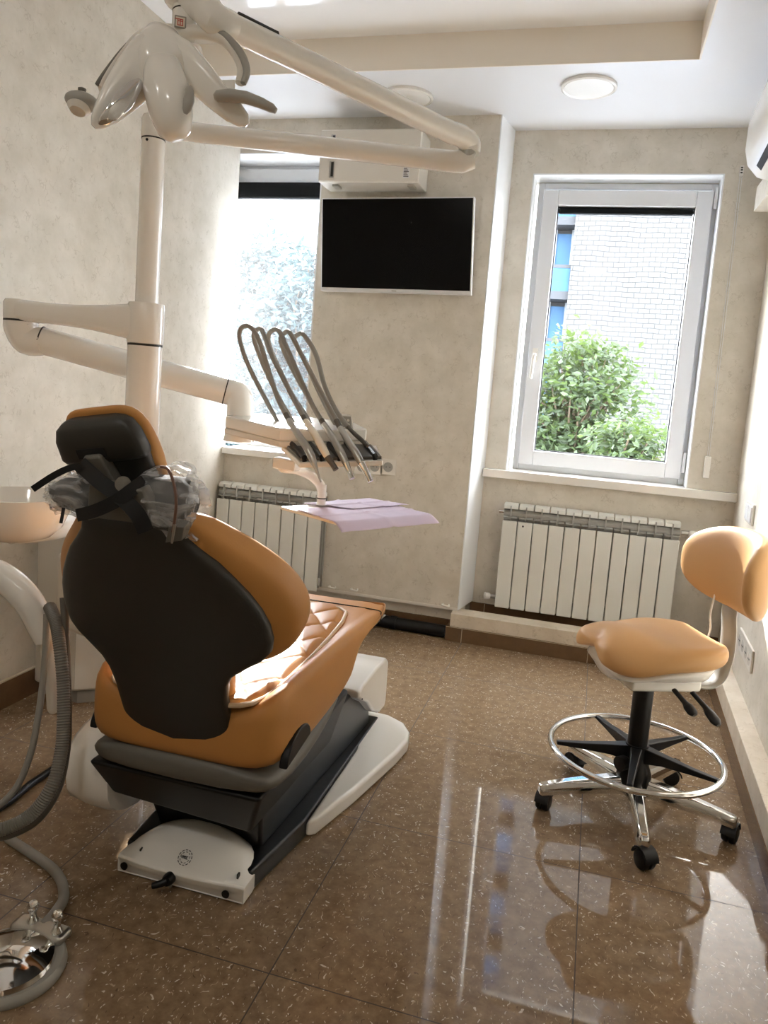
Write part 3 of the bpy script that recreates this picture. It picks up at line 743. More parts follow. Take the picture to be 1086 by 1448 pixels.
# --- backrest (plane leaning towards the camera)
A0 = Vector((CX, .11, .357)); BD = Vector((0, -.386, .9225)); BN = Vector((0, .9225, .386))
def bp(x, t, n): return A0 + Vector((x, 0, 0)) + BD * t + BN * n
def back_loft(tab, n0, n1, rnd, e=.5, N=28, xoff=0, curve=0.0):
    rings = []
    for t, wv, k in tab:
        ring = []
        for i in range(N):
            q = 2 * PI * i / N; c, s = math.cos(q), math.sin(q)
            x = math.copysign(abs(c) ** e, c) * wv; nn = math.copysign(abs(s) ** e, s)
            nm = (n0 + n1) / 2; nh = (n1 - n0) / 2 * k
            ring.append(bp(x + xoff, t, nm + nn * nh + curve * (x / .25) ** 2))
        rings.append(ring)
    return loft(nb(), rings)
sh = [(-.045, .10, .5), (-.035, .126, .8), (.0, .132, 1), (.10, .130, 1), (.17, .132, 1), (.215, .140, 1), (.24, .155, 1), (.262, .186, 1), (.28, .218, 1), (.298, .235, 1), (.325, .240, 1), (.36, .237, 1), (.40, .226, 1), (.44, .208, 1), (.48, .184, 1), (.515, .160, 1), (.545, .132, 1), (.57, .112, 1), (.59, .105, .9), (.602, .095, .6)]
M('back_shell', back_loft(sh, -.004, .030, .01, .35, curve=.05), 'shell', ch, ang=60, label='charcoal plastic back shell')
cu = [(.235, .17, .25, .13), (.245, .21, .6, .145), (.262, .245, .85, .155), (.285, .268, 1, .16), (.32, .282, 1, .162), (.36, .284, 1, .16), (.40, .276, 1, .155), (.44, .258, 1, .148), (.48, .230, 1, .138), (.52, .195, 1, .125), (.55, .166, 1, .11), (.575, .146, 1, .095), (.59, .132, .95, .082), (.602, .118, .8, .07), (.609, .09, .4, .06)]
rings = []
for t, wv, k, n1 in cu:
    ring = []
    for i in range(36):
        q = 2 * PI * i / 36; c_, s_ = math.cos(q), math.sin(q); e = .5
        nm = (.012 + n1) / 2; nh = (n1 - .012) / 2 * k; x = math.copysign(abs(c_) ** e, c_) * wv
        ring.append(bp(x, t, nm + math.copysign(abs(s_) ** e, s_) * nh * (1 - .12 * (x / .28) ** 2) + .042 * (x / .25) ** 2))
    rings.append(ring)
M('back_cushion', loft(nb(), rings), 'leather', ch, sub=2)
lo = [(.0, .10, .4), (.015, .118, .8), (.06, .122, 1), (.15, .124, 1), (.22, .135, 1), (.27, .18, .9)]
M('lumbar_cushion', back_loft(lo, .03, .10, .01, .6), 'leather', ch)
# --- headrest
hA = D(172, 700, 1.455); hB = D(126, 595, 1.375); HD = (hB - hA).normalized(); HX = Vector((1, .10, .03)); HX = (HX - HD * HX.dot(HD)).normalized()
HN = HX.cross(HD); HN = -HN if HN.y < 0 else HN
HS = (hB - hA).length / .203; HW = .85
def hp_(x, t, n): return hA + HX * x * HW + HD * t * HS + HN * n * .9
def head_loft(tab, N=28, e=.45):
    rings = []
    for t, wv, n0, n1 in tab:
        ring = []
        for i in range(N):
            q = 2 * PI * i / N; c, s = math.cos(q), math.sin(q)
            ring.append(hp_(math.copysign(abs(c) ** e, c) * wv, t, (n0 + n1) / 2 + math.copysign(abs(s) ** e, s) * (n1 - n0) / 2))
        rings.append(ring)
    return loft(nb(), rings)
hs = M('headrest_shell', head_loft([(.0, .074, .012, .03), (.008, .086, .004, .03), (.04, .094, .0, .032), (.095, .098, .0, .032), (.10, .102, -.012, .034), (.112, .105, -.018, .036), (.16, .1, -.018, .036), (.186, .09, -.013, .034), (.198, .076, -.004, .03), (.203, .06, .006, .026)]), 'shell', ch, ang=50, label='charcoal headrest shell')
M('headrest_cushion', head_loft([(-.012, .07, .034, .05), (-.004, .09, .028, .066), (.03, .102, .026, .076), (.1, .106, .026, .076), (.16, .102, .026, .07), (.195, .09, .026, .062), (.211, .07, .028, .05), (.216, .05, .03, .042)], e=.6), 'leather', ch, sub=1)
M('shell_slot', hexa(nb(), [hp_(x, t, n) for n in (-.0195, -.01) for x, t in ((-.048, .118), (.022, .118), (.022, .142), (-.048, .142))]), 'strap', hs)
M('headrest_bracket', hexa(nb(), [hp_(-.04, -.02, -.03), hp_(.026, -.02, -.03), hp_(.026, -.02, .01), hp_(-.04, -.02, .01), hp_(-.032, .128, -.03), hp_(.012, .128, -.03), hp_(.012, .128, 0), hp_(-.032, .128, 0)]), 'under', ch, bev=.006, label='dark grey headrest bracket')
M('bracket_button', lathe(nb(), [(.001, 0), (.016, 0), (.0172, .003), (.014, .0055), (.001, .006)], hp_(-.012, .045, -.029), -HN, 24), 'greyp', ch, label='grey round bracket button')
M('headrest_post', hexa(nb(), [bp(-.09, .585, .006), bp(.075, .585, .006), bp(.075, .585, .03), bp(-.09, .585, .03), bp(-.062, .675, .004), bp(.05, .675, .004), bp(.05, .675, .03), bp(-.062, .675, .03)]), 'under', ch, bev=.004, label='dark grey post plate')
M('post_clip', hexa(nb(), [bp(.082, .575, -.006), bp(.118, .585, -.006), bp(.118, .585, .02), bp(.082, .575, .02), bp(.098, .615, -.006), bp(.128, .615, -.006), bp(.128, .615, .02), bp(.098, .615, .02)]), 'under', ch, bev=.002)
M('locking_knob', lathe(nb(), [(.001, 0), (.011, .0), (.014, .005), (.014, .026), (.001, .028)], D(174, 684, 1.375), (.55, -.8, .1), 24), 'under', ch)

# --- film-wrapped neck cushion strapped across the headrest post
nc = E('neck_cushion', D(180, 720, 1.58), 'neck cushion wrapped in clear plastic film, strapped below the headrest', 'cushion')
def blob(path, radii, seg=28, jit=.006, sd=1):
    P = smooth_path(path, 6); R = []
    for i in range(len(path) - 1):
        for k in range(6): R.append(radii[i] + (radii[i + 1] - radii[i]) * k / 6)
    R.append(radii[-1]); rings = []
    for i, p in enumerate(P):
        t = (P[min(i + 1, len(P) - 1)] - P[max(i - 1, 0)]).normalized()
        a = t.cross(UP).normalized(); u = a.cross(t)
        rings.append([p + (a * math.cos(q) + u * math.sin(q)) * (R[i] + jit * noise.noise(Vector((i * .35, 3 * math.cos(q), 3 * math.sin(q) + sd)))) for q in [2 * PI * s / seg for s in range(seg)]])
    return loft(nb(), rings)
pth = [D(74, 694, 1.47), D(79, 695, 1.465), D(92, 697, 1.46), D(118, 700, 1.45), D(160, 702, 1.46), D(200, 706, 1.48), D(226, 707, 1.46), D(255, 708, 1.40), D(269, 709, 1.40), D(275, 710, 1.40)]
M('film_wrap', blob(pth, [.008, .028, .041, .043, .040, .050, .066, .068, .047, .01], jit=.013), 'film', nc, label='wrinkled translucent plastic film')
M('foam_roll', blob(pth, [.003, .016, .030, .033, .03, .037, .050, .044, .02, .003], jit=.0, sd=3), 'foam', nc)
fl = nb(); tube(fl, [D(250, 748, 1.40), D(268, 757, 1.40), D(280, 764, 1.40)], [.014, .022, .006], seg=10, flat=.4); M('film_tail', fl, 'film', nc)
def strap(pts, wv, name='strap'):
    b = nb(); P = smooth_path(pts, 5); rings = []
    for i, p in enumerate(P):
        t = (P[min(i + 1, len(P) - 1)] - P[max(i - 1, 0)]).normalized(); nrm = (CAM - p).normalized(); s = t.cross(nrm).normalized()
        rings.append([p + s * wv + nrm * .0015, p + s * wv - nrm * .0015, p - s * wv - nrm * .0015, p - s * wv + nrm * .0015])
    return M(name, loft(b, rings), 'strap', nc)
strap([D(112, 655, 1.385), D(140, 680, 1.36), D(172, 704, 1.352), D(195, 728, 1.35), D(206, 752, 1.36)], .014)
strap([D(108, 729, 1.42), D(135, 722, 1.37), D(165, 708, 1.348), D(190, 690, 1.355), D(205, 680, 1.37)], .012)
strap([D(46, 692, 1.37), D(75, 673, 1.36), D(98, 662, 1.36), D(116, 659, 1.372)], .006, 'strap_end')
strap([D(90, 718, 1.41), D(88, 730, 1.405), D(86, 740, 1.405)], .003, 'strap_end')

bc = E('bib_chain', D(247, 720, 1.52), 'thin brown bib cord with a metal clip draped over the neck cushion', 'bib cord')
M('cord', tube(nb(), [D(228, 660, 1.36), D(238, 664, 1.345), D(246, 685, 1.335), D(249, 710, 1.33), D(247, 735, 1.335), D(244, 752, 1.345)], .0028, seg=8), 'cord', bc)
M('clip', tube(nb(), [D(247, 742, 1.335), D(243, 768, 1.345)], [.003, .002], seg=8, per=1), 'steel', bc, label='metal clip end')

# ================================================================ DENTAL UNIT (cabinet, column, bowl) AND WHAT HANGS FROM IT
PX, PY = -.795, .685
du = E('dental_unit', (PX, PY, 0), 'white dental unit column and cabinet with round spittoon bowl behind the chair', 'dental unit')
M('cabinet', hexa(nb(), [(-1.34, .90, .05), (-1.16, .885, .05), (-1.02, .99, .05), (-1.2, 1.16, .05), (-1.34, .90, .70), (-1.16, .885, .70), (-1.02, .99, .70), (-1.2, 1.16, .70)]), 'offw', du, bev=.012)
M('cabinet_panel', hexa(nb(), [(-1.155, .884, .06), (-1.025, .981, .06), (-1.029, .985, .06), (-1.159, .888, .06), (-1.155, .884, .69), (-1.025, .981, .69), (-1.029, .985, .69), (-1.159, .888, .69)]), 'white', du, bev=.002)
M('cabinet_plinth', hexa(nb(), [(-1.32, .93, 0), (-1.16, .91, 0), (-1.04, 1.0, 0), (-1.2, 1.14, 0), (-1.32, .93, .06), (-1.16, .91, .06), (-1.04, 1.0, .06), (-1.2, 1.14, .06)]), 'greyp', du)
M('column', lathe(nb(), [(.001, 0), (.075, 0), (.075, .02), (.05, .035), (.05, 1.27), (.001, 1.27)], (PX, PY, 0), seg=36), 'white', du, label='thick white lower column')
M('upper_column', lathe(nb(), [(.001, 1.2), (.033, 1.2), (.033, 1.86), (.001, 1.86)], (PX, PY, 0), seg=32), 'white', du)
M('column_joint', lathe(nb(), [(.001, 1.268), (.0505, 1.268), (.0505, 1.274), (.001, 1.274)], (PX, PY, 0), seg=36), 'dark', du, label='dark ring joint')
M('link_body', hexa(nb(), [(-1.1, .7, .35), (-.78, .60, .35), (-.74, .74, .35), (-1.05, .95, .35), (-1.1, .7, .60), (-.78, .60, .60), (-.74, .74, .60), (-1.05, .95, .60)]), 'offw', du, bev=.02)
bc_ = D(22, 702, 2.0); rz = bc_.z
M('bowl', lathe(nb(), [(.001, -.112), (.06, -.112), (.09, -.104), (.117, -.078), (.133, -.04), (.139, 0), (.139, .006), (.133, .007), (.127, -.003), (.11, -.05), (.08, -.085), (.03, -.1), (.001, -.102)], (bc_.x, bc_.y, rz), seg=48), 'ceram', du, label='white ceramic spittoon bowl')
M('bowl_support', tube(nb(), [(bc_.x - .03, bc_.y + .02, rz - .10), (bc_.x - .06, bc_.y + .2, rz - .12), (-1.2, .98, .66)], [.035, .04, .05], seg=16), 'offw', du)
M('assistant_arm', tube(nb(), [D(-60, 812, 1.72), D(-20, 808, 1.72), D(12, 822, 1.72), (D(40, 850, 1.72)), D(58, 885, 1.73), D(66, 905, 1.735)], [.034, .034, .033, .032, .03, .026], seg=20), 'white', du, label='curved white assistant arm')
M('holder_tube', tube(nb(), [D(66, 895, 1.74), D(70, 930, 1.745), D(74, 970, 1.75), D(75, 1000, 1.755), D(75, 1008, 1.757)], [.021, .017, .0145, .0135, .007], seg=16), 'offw', du)

# suction hoses hanging from the assistant arm
def hang(name, pts, r, m, label, ribs=0, per=6):
    return tag(M(name, tube(nb(), pts, r, seg=12, per=per, ribs=ribs), m), label, 'hose', 'suction hoses at the left of the chair')
hang('suction_hose', [D(70, 858, 1.715), D(79, 880, 1.675), D(84, 910, 1.645), D(89, 960, 1.63), D(90, 1010, 1.61), D(87, 1060, 1.59), D(74, 1110, 1.56), D(46, 1150, 1.54), D(8, 1171, 1.52), D(-40, 1180, 1.5)], .0125, 'corr', 'thick ribbed grey suction hose sweeping down left of the chair', ribs=.13, per=26)
hang('suction_hose', [D(66, 868, 1.70), D(64, 920, 1.69), D(60, 970, 1.68), D(53, 1020, 1.66), D(42, 1070, 1.64), D(22, 1115, 1.62), D(-12, 1146, 1.6), D(-50, 1155, 1.6)], .0072, 'hose', 'thin smooth grey hose, leftmost of the hanging hoses')
hang('suction_hose', [D(90, 845, 1.68), D(93, 900, 1.67), D(95, 960, 1.66), D(96, 1010, 1.64), D(94, 1060, 1.625), D(82, 1115, 1.6), D(54, 1158, 1.575), D(14, 1180, 1.55), D(-40, 1190, 1.54)], .0085, 'dhose', 'darker smooth hose running just behind the ribbed hose')
tag(M('floor_cable', tube(nb(), [(-.62, .86, .012), (-.78, .70, .012), onz(105, 1073, .012), onz(50, 1104, .012), onz(0, 1142, .012), (-.95, .12, .012)], .0105, seg=10), 'black'), 'black cable lying on the floor left of the chair base', 'cable')

# foot control, bottom left
fc0 = Vector((-.478, -.172, 0))
fcn = E('foot_control', fc0, 'chrome foot control with mirrored dome on a grey disc, bottom left', 'foot control')
M('base_disc', lathe(nb(), [(.001, 0), (.102, 0), (.105, .006), (.103, .016), (.098, .022), (.001, .022)], fc0, seg=48), 'greyp', fcn)
M('dome', lathe(nb(), [(.001, .02), (.086, .02), (.088, .024), (.085, .033), (.07, .040), (.04, .048), (.012, .053), (.001, .054)], fc0 + Vector((.0, -.008, 0)), seg=48), 'chrome', fcn)
M('back_block', box(nb(), (fc0.x - .06, fc0.y + .06, .018), (fc0.x + .065, fc0.y + .105, .04)), 'steel', fcn, bev=.01)
for dx, dy in ((.045, .078), (-.02, .085)):
    M('post', lathe(nb(), [(.001, 0), (.012, 0), (.012, .004), (.007, .012), (.007, .024), (.011, .03), (.012, .038), (.008, .045), (.001, .046)], fc0 + Vector((dx, dy, .038)), seg=20), 'chrome', fcn)
M('hose', tube(nb(), [fc0 + Vector((.0, .09, .03)), fc0 + Vector((.0, .13, .035)), fc0 + Vector((-.035, .20, .02)), fc0 + Vector((-.12, .27, .014)), fc0 + Vector((-.3, .33, .013))], .0115, seg=12), 'hose', fcn)

# ---- delivery arm with the instrument table and tray
da = E('delivery_arm', (PX, PY, 1.3), 'white jointed delivery arm carrying the instrument table and square tray', 'delivery arm')
M('collar', lathe(nb(), [(.034, 1.275), (.0515, 1.275), (.0525, 1.28), (.0525, 1.388), (.050, 1.393), (.034, 1.393)], (PX, PY, 0), seg=36), 'white', da)
LJ = D(30, 462, 2.36)
b = nb(); rings = []
for k in range(9):
    s = k / 8; c = Vector((PX, PY, 1.335)).lerp(Vector((LJ.x, LJ.y, 1.335)), s)
    h = .058 * (1 - s) + .034 * s - .012 * math.sin(PI * s); zc = 1.335 + .0 * s + .016 * s
    ax = (Vector((LJ.x, LJ.y, 0)) - Vector((PX, PY, 0))).normalized(); sd = ax.cross(UP)
    wv = .048 * (1 - s) + .05 * s; e = .5
    rings.append([c + Vector((0, 0, zc - 1.335)) + sd * wv * math.copysign(abs(math.cos(q)) ** e, math.cos(q)) + UP * h * math.copysign(abs(math.sin(q)) ** e, math.sin(q)) for q in [2 * PI * i / 24 for i in range(24)]])
loft(b, rings); M('fixed_arm', b, 'white', da, ang=50)
M('arm_end', lathe(nb(), [(.001, -.034), (.05, -.034), (.052, -.02), (.052, .022), (.046, .032), (.001, .034)], (LJ.x, LJ.y, 1.352), seg=32), 'white', da)
RJ = D(330, 556, 2.50)
L2 = Vector((LJ.x, LJ.y, LJ.z)); 
M('elbow', tube(nb(), [(LJ.x, LJ.y, 1.322), (LJ.x, LJ.y, 1.30), Vector((LJ.x, LJ.y, 1.268)) + (RJ - LJ).normalized() * .02, D(62, 483, 2.37)], [.05, .05, .047, .043], seg=24, per=5), 'white', da)
M('elbow_joint', lathe(nb(), [(.001, -.003), (.0515, -.003), (.0515, .003), (.001, .003)], (LJ.x, LJ.y, 1.3205), seg=32), 'dark', da, label='dark ring joint')
s0 = D(57, 481, 2.37)
M('spring_arm', tube(nb(), [s0, s0.lerp(RJ, .5), s0.lerp(RJ, .96)], [.042, .044, .043], seg=24, per=1), 'white', da)
for f in (.0, .955): M('arm_joint', tube(nb(), [s0.lerp(RJ, f), s0.lerp(RJ, f + .006)], .0445, seg=24, per=1), 'dark', da, label='dark ring joint')
M('wrist', tube(nb(), [s0.lerp(RJ, .955), RJ + Vector((.01, .0, -.003)), Vector((RJ.x + .03, RJ.y - .005, RJ.z - .03)), Vector((RJ.x + .034, RJ.y - .01, RJ.z - .075))], [.042, .046, .044, .043], seg=24, per=5), 'white', da)
jx = Vector((RJ.x + .034, RJ.y - .012, RJ.z - .08))
M('wrist_joint', lathe(nb(), [(.001, -.003), (.043, -.003), (.043, .003), (.001, .003)], jx, seg=28), 'dark', da, label='dark ring joint')
M('neck', lathe(nb(), [(.001, .0), (.042, -.002), (.043, -.04), (.05, -.075), (.001, -.08)], jx, seg=28), 'white', da)
# table body: a flat wedge from the neck to the instrument rack
T = 2.36
tb = [[D(318, 596, 2.5), D(350, 588, 2.5), D(372, 588, 2.62), D(330, 596, 2.62)]]
b = nb()
top = [D(318, 588, 2.40), D(396, 606, 2.24), D(470, 608, 2.24), D(520, 606, 2.28), D(500, 596, 2.46), D(432, 590, 2.56), D(360, 584, 2.58)]
prism(b, [Vector((p.x, p.y, p.z)) for p in top], (0, 0, -.038))
M('table_body', b, 'white', da, bev=.008)
M('table_underside', prism(nb(), [Vector((p.x, p.y, p.z - .038)) * 1 for p in top], (0, 0, -.018)), 'offw', da, bev=.004)
b = nb(); q = [D(404, 628, 2.26), D(525, 628, 2.26), D(540, 645, 2.14), D(424, 648, 2.14)]
M('rack_pad', prism(b, q, (0, 0, -.008)), 'dhose', da, bev=.002, label='dark grey instrument rack')
b = nb(); q2 = [D(398, 626, 2.30), D(533, 626, 2.30), D(542, 647, 2.13), D(424, 650, 2.13)]
prism(b, [p - Vector((0, 0, .008)) for p in q2], (0, 0, -.016)); M('rack_tray', b, 'white', da, bev=.004)
b = nb()
for i in range(5):
    a = q[3].lerp(q[2], .06 + i * .215); d_ = q[0].lerp(q[1], .06 + i * .215)
    tube(b, [a + Vector((0, 0, -.012)), a + Vector((0, -.004, .002)), d_ + Vector((0, 0, .004))], .008, seg=8, per=1)
M('rack_rib', b, 'black', da)
pn = [D(474, 620, 2.30), D(502, 622, 2.28), D(498, 587, 2.29), D(477, 585, 2.31)]
M('control_panel', prism(nb(), pn, (-.01, .02, 0)), 'white', da, bev=.004)
def lerp2(q, u, v): return q[0].lerp(q[1], u).lerp(q[3].lerp(q[2], u), v)
nrm = (pn[1] - pn[0]).cross(pn[3] - pn[0]).normalized()
if nrm.dot(CAM - pn[0]) < 0: nrm = -nrm
M('panel_face', prism(nb(), [lerp2(pn, u, v) + nrm * .001 for u, v in ((.1, .1), (.9, .1), (.9, .92), (.1, .92))], nrm * .0015), 'greyp', da)
b = nb()
for i in range(3):
    for j in range(4):
        c_ = lerp2(pn, .27 + .23 * i, .25 + .17 * j) + nrm * .0025
        lathe(b, [(.001, 0), (.0045, 0), (.004, .0012), (.001, .0015)], c_, nrm, 10)
M('panel_buttons', b, 'offw', da)
# tray arm and tray
M('tray_arm_mount', prism(nb(), [D(385, 646, 2.34), D(418, 652, 2.32), D(416, 668, 2.32), D(384, 662, 2.34)], (.0, .05, 0)), 'white', da, bev=.006)
M('tray_arm', tube(nb(), [D(396, 650, 2.38), D(400, 662, 2.39), D(418, 664, 2.40), D(438, 672, 2.415), D(451, 683, 2.425), D(455.5, 693, 2.425)], [.014, .014, .015, .015, .016, .016], seg=14), 'white', da)
tz = .80
tp = D(455.5, 690, 2.425)
M('tray_post', cyl(nb(), (tp.x, tp.y, .813), (tp.x, tp.y, tp.z + .012), .0145, 18), 'white', da)
M('post_joint', cyl(nb(), (tp.x, tp.y, tp.z - .035), (tp.x, tp.y, tp.z - .031), .0152, 18), 'dark', da)
TZ = .805
def tq(u, v): return onz(u, v, TZ)
tray = [tq(396, 716), tq(476, 738), tq(604, 728), tq(522, 708.5)]
M('tray', prism(nb(), [p - Vector((0, 0, .01)) for p in tray], (0, 0, .01)), 'cream', da, bev=.004, label='cream plastic tray')

# lilac bibs laid on the tray
def paper(corners, nx, ny, name, label, amp, droop, seed, zo):
    c0, c1, c2, c3 = corners; b = nb(); g = []
    for i in range(nx + 1):
        r_ = []
        for j in range(ny + 1):
            p = c0.lerp(c1, i / nx).lerp(c3.lerp(c2, i / nx), j / ny)
            z = TZ + zo + amp * (.5 + .5 * noise.noise(Vector((p.x * 16 + seed, p.y * 16, seed)))) + .003 * math.exp(-((i / nx - .5) / .03) ** 2) + .003 * math.exp(-((j / ny - .5) / .03) ** 2)
            u = i / nx; v = j / ny
            z -= droop(u, v)
            r_.append(b.verts.new((p.x, p.y, z)))
        g.append(r_)
    for i in range(nx):
        for j in range(ny): b.faces.new((g[i][j], g[i + 1][j], g[i + 1][j + 1], g[i][j + 1]))
    o = M(name, b, 'lilac'); d = o.modifiers.new('solid', 'SOLIDIFY'); d.thickness = .0008; d.offset = 1
    return tag(o, label, 'paper bib', 'lilac paper bibs on the tray')
paper([tq(418, 721), tq(484, 743), tq(622, 731), tq(545, 712)], 40, 40, 'paper_bib', 'large creased lilac paper bib covering the tray, its corner hanging down', .003, lambda u, v: .022 * max(0, (u - .82) / .18) ** 1.5, 2, .0005)
paper([tq(428, 714), tq(500, 722), tq(578, 716), tq(522, 707)], 30, 30, 'paper_bib', 'small lilac paper bib on the far side of the tray, above the large one', .0025, lambda u, v: 0, 8, .0045)

# ---- dental handpieces: hose loops up and over, handpiece hangs over the rack edge
HPS = [
 ([(404, 612, 2.34), (397, 604, 2.35), (372, 558, 2.38), (350, 514, 2.38), (339, 480, 2.37), (340, 466, 2.35), (347, 461, 2.33), (356, 464, 2.31), (367, 483, 2.29), (378, 518, 2.27), (392, 561, 2.23), (408, 594, 2.18)], [(408, 594, 2.18), (424, 618, 2.13), (437, 638, 2.10), (444, 655, 2.09)], [(444, 655, 2.09), (449, 668, 2.085), (454, 682, 2.08)], 'steel', 'leftmost dental handpiece, slim grey with a thin pointed tip'),
 ([(424, 612, 2.34), (414, 596, 2.36), (394, 562, 2.39), (374, 520, 2.40), (361, 486, 2.385), (359, 472, 2.37), (364, 466, 2.35), (371, 468, 2.33), (384, 502, 2.29), (403, 540, 2.25), (419, 571, 2.21), (432, 595, 2.17)], [(432, 595, 2.17), (445, 614, 2.13), (456, 633, 2.10), (463, 646, 2.09)], [(463, 646, 2.09), (470, 656, 2.085), (475, 664, 2.08)], 'cream', 'second dental handpiece from the left, pale body with a dark tip'),
 ([(446, 612, 2.34), (434, 590, 2.37), (412, 556, 2.40), (392, 515, 2.41), (381, 488, 2.39), (380, 474, 2.37), (386, 467, 2.35), (395, 469, 2.33), (409, 499, 2.29), (428, 543, 2.25), (444, 577, 2.21), (458, 600, 2.17)], [(458, 600, 2.17), (471, 620, 2.13), (482, 640, 2.10), (489, 655, 2.09)], [(489, 655, 2.09), (494, 667, 2.085), (498, 677, 2.08)], 'steel', 'third dental handpiece from the left, silver with a chrome end'),
 ([(464, 612, 2.34), (452, 590, 2.37), (432, 556, 2.40), (410, 515, 2.41), (399, 490, 2.39), (397, 478, 2.37), (402, 471, 2.35), (410, 471, 2.33), (425, 499, 2.29), (441, 530, 2.26), (459, 564, 2.22), (481, 605, 2.16)], [(481, 605, 2.16), (493, 625, 2.12), (504, 642, 2.10), (511, 655, 2.09)], [(511, 655, 2.09), (518, 668, 2.085), (524, 681, 2.08)], 'steel', 'fourth dental handpiece from the left, longest silver one at right'),
 ([(482, 611, 2.33), (470, 592, 2.36), (452, 556, 2.39), (431, 510, 2.40), (419, 488, 2.39), (416, 478, 2.37), (422, 473, 2.35), (430, 474, 2.33), (447, 502, 2.31), (459, 546, 2.29), (475, 580, 2.25), (492, 604, 2.2)], [(492, 604, 2.2), (502, 614, 2.18), (510, 621, 2.165), (516, 627, 2.15)], [(516, 627, 2.15), (518, 629, 2.147), (520, 631, 2.143)], 'dhose', 'rightmost dental instrument, thin dark hose end lying on the rack'),
]
for hosep, han, tip, m_, lb in HPS:
    h = E('dental_handpiece', D(*han[1]), lb, 'handpiece', 'dental handpieces over the instrument rack')
    M('hose', tube(nb(), [D(*p) for p in hosep], .0074, seg=10, per=5), 'hose', h)
    k = .6 if m_ == 'dhose' else 1
    M('handle', tube(nb(), [D(*p) for p in han], [.0085 * k, .0105 * k, .0115 * k, .0095 * k], seg=14, per=5), m_ if m_ != 'cream' else 'cream', h)
    if m_ == 'steel' and 'leftmost' in lb: M('tip', tube(nb(), [D(*p) for p in tip], [.009, .004, .0025], seg=12, per=3), 'steel', h)
    else: M('tip', tube(nb(), [D(*p) for p in tip], [.0105 * k, .008 * k, .0085 * k], seg=14, per=3), 'chrome' if m_ == 'steel' else 'dhose', h)
    c_ = D(*han[0]); M('coupling', tube(nb(), [D(*hosep[-1]).lerp(D(*hosep[-2]), .25), c_], .0085 * k, seg=12, per=1), 'dhose', h)

# ---- operating lamp on its own arms
la = E('operating_lamp', (PX, PY, 1.85), 'white operating lamp with winged head on a long jointed arm, upper left', 'operating lamp')
M('post_cap', lathe(nb(), [(.001, 1.862), (.0335, 1.862), (.0345, 1.87), (.0345, 1.915), (.030, 1.925), (.001, 1.927)], (PX, PY, 0), seg=32), 'white', la)
M('cap_joint', lathe(nb(), [(.001, 1.858), (.0338, 1.858), (.0338, 1.862), (.001, 1.862)], (PX, PY, 0), seg=32), 'dark', la)
b = nb(); lathe(b, [(.001, 0), (.004, 0), (.004, .002), (.001, .002)], Vector((PX + .002, PY - .0335, 1.85)), (0.05, -1, 0), 10); M('screw', b, 'black', la)
JR = D(655, 229, 2.10)
p0 = Vector((PX, PY, 1.893))
M('lower_arm', tube(nb(), [p0, JR + Vector((-.04, -.008, .0))], [.0265, .0285], seg=24, per=1), 'white', la)
M('arm_end', tube(nb(), [JR + Vector((-.045, -.01, .0)), JR, JR + Vector((.03, .006, .006))], [.0288, .03, .022], seg=24, per=1), 'white', la)
jt = D(664, 206, 2.09)
M('joint', tube(nb(), [JR + Vector((.004, 0, 0)), jt], .024, seg=20, per=1), 'steel', la, label='steel swivel joint')
LE = D(304, 27, 1.46)
M('arm_elbow', tube(nb(), [jt + Vector((0, 0, -.018)), jt + Vector((0, 0, .004)), jt.lerp(LE, .045) + Vector((0, 0, .014)), jt.lerp(LE, .1) + Vector((0, 0, .010))], [.03, .03, .029, .0285], seg=24, per=5), 'white', la)
uo = jt.lerp(LE, .09) + Vector((0, 0, .010))
M('upper_arm', tube(nb(), [uo, uo.lerp(LE, .5), LE], [.0285, .027, .0255], seg=24, per=1), 'white', la)
b = nb(); lathe(b, [(.001, 0), (.003, 0), (.003, .002), (.001, .002)], D(652, 201, 2.05), CAM - D(652, 201, 2.05), 10); M('arm_screw', b, 'black', la)
ul = D(320, 10, 1.44) ; M('arm_slot', tube(nb(), [uo.lerp(LE, .93) + Vector((0, 0, .0285)), uo.lerp(LE, .8) + Vector((0, 0, .0285))], .006, seg=8, per=1), 'dark', la)
M('arm_socket', tube(nb(), [LE.lerp(uo, .05), LE, D(286, 8, 1.48), D(266, -4, 1.5)], [.0275, .03, .032, .034], seg=24, per=4), 'white', la)
M('neck_block', tube(nb(), [D(262, -30, 1.5), D(262, -2, 1.5), D(262, 8, 1.5), D(261, 14, 1.5)], [.04, .043, .036, .024], seg=28, per=3), 'white', la)
M('neck', tube(nb(), [D(261, 10, 1.5), D(259, 55, 1.5)], [.023, .022], seg=24, per=1), 'white', la)
M('neck_ring', tube(nb(), [D(261, 17, 1.5), D(261, 19, 1.5)], .0236, seg=24, per=1), 'dark', la)
bt = D(255, 31, 1.47); bn = (CAM - bt).normalized(); bx_ = bn.cross(UP).normalized() * -1; bz = bx_.cross(bn) * -1
if bz.z < 0: bz = -bz
def plate(c, hw, hh, d, off): return hexa(nb(), [c + bx_ * sx * hw + bz * sz * hh + bn * (off + k) for k in (0, d) for sx, sz in ((-1, -1), (1, -1), (1, 1), (-1, 1))])
bo = M('badge', plate(bt, .011, .0105, .006, -.004), 'greyp', la, bev=.001)
M('badge_face', plate(bt, .0085, .008, .001, .002), 'cream', bo)
b = nb()
for (u, v, a_, c_) in ((-.005, .0045, .0055, .0008), (0, .0045, .0055, .0008), (0, -.0005, .0008, .005), (-.0045, -.0005, .0008, .005), (.0045, -.0005, .0008, .005), (0, .0015, .005, .0008), (0, -.0055, .0055, .0008)):
    hexa(b, [bt + bx_ * (u + sx * a_) + bz * (v + sz * c_) + bn * (.003 + k) for k in (0, .0006) for sx, sz in ((-1, -1), (1, -1), (1, 1), (-1, 1))])
M('badge_print', b, 'red', bo, smooth=False)
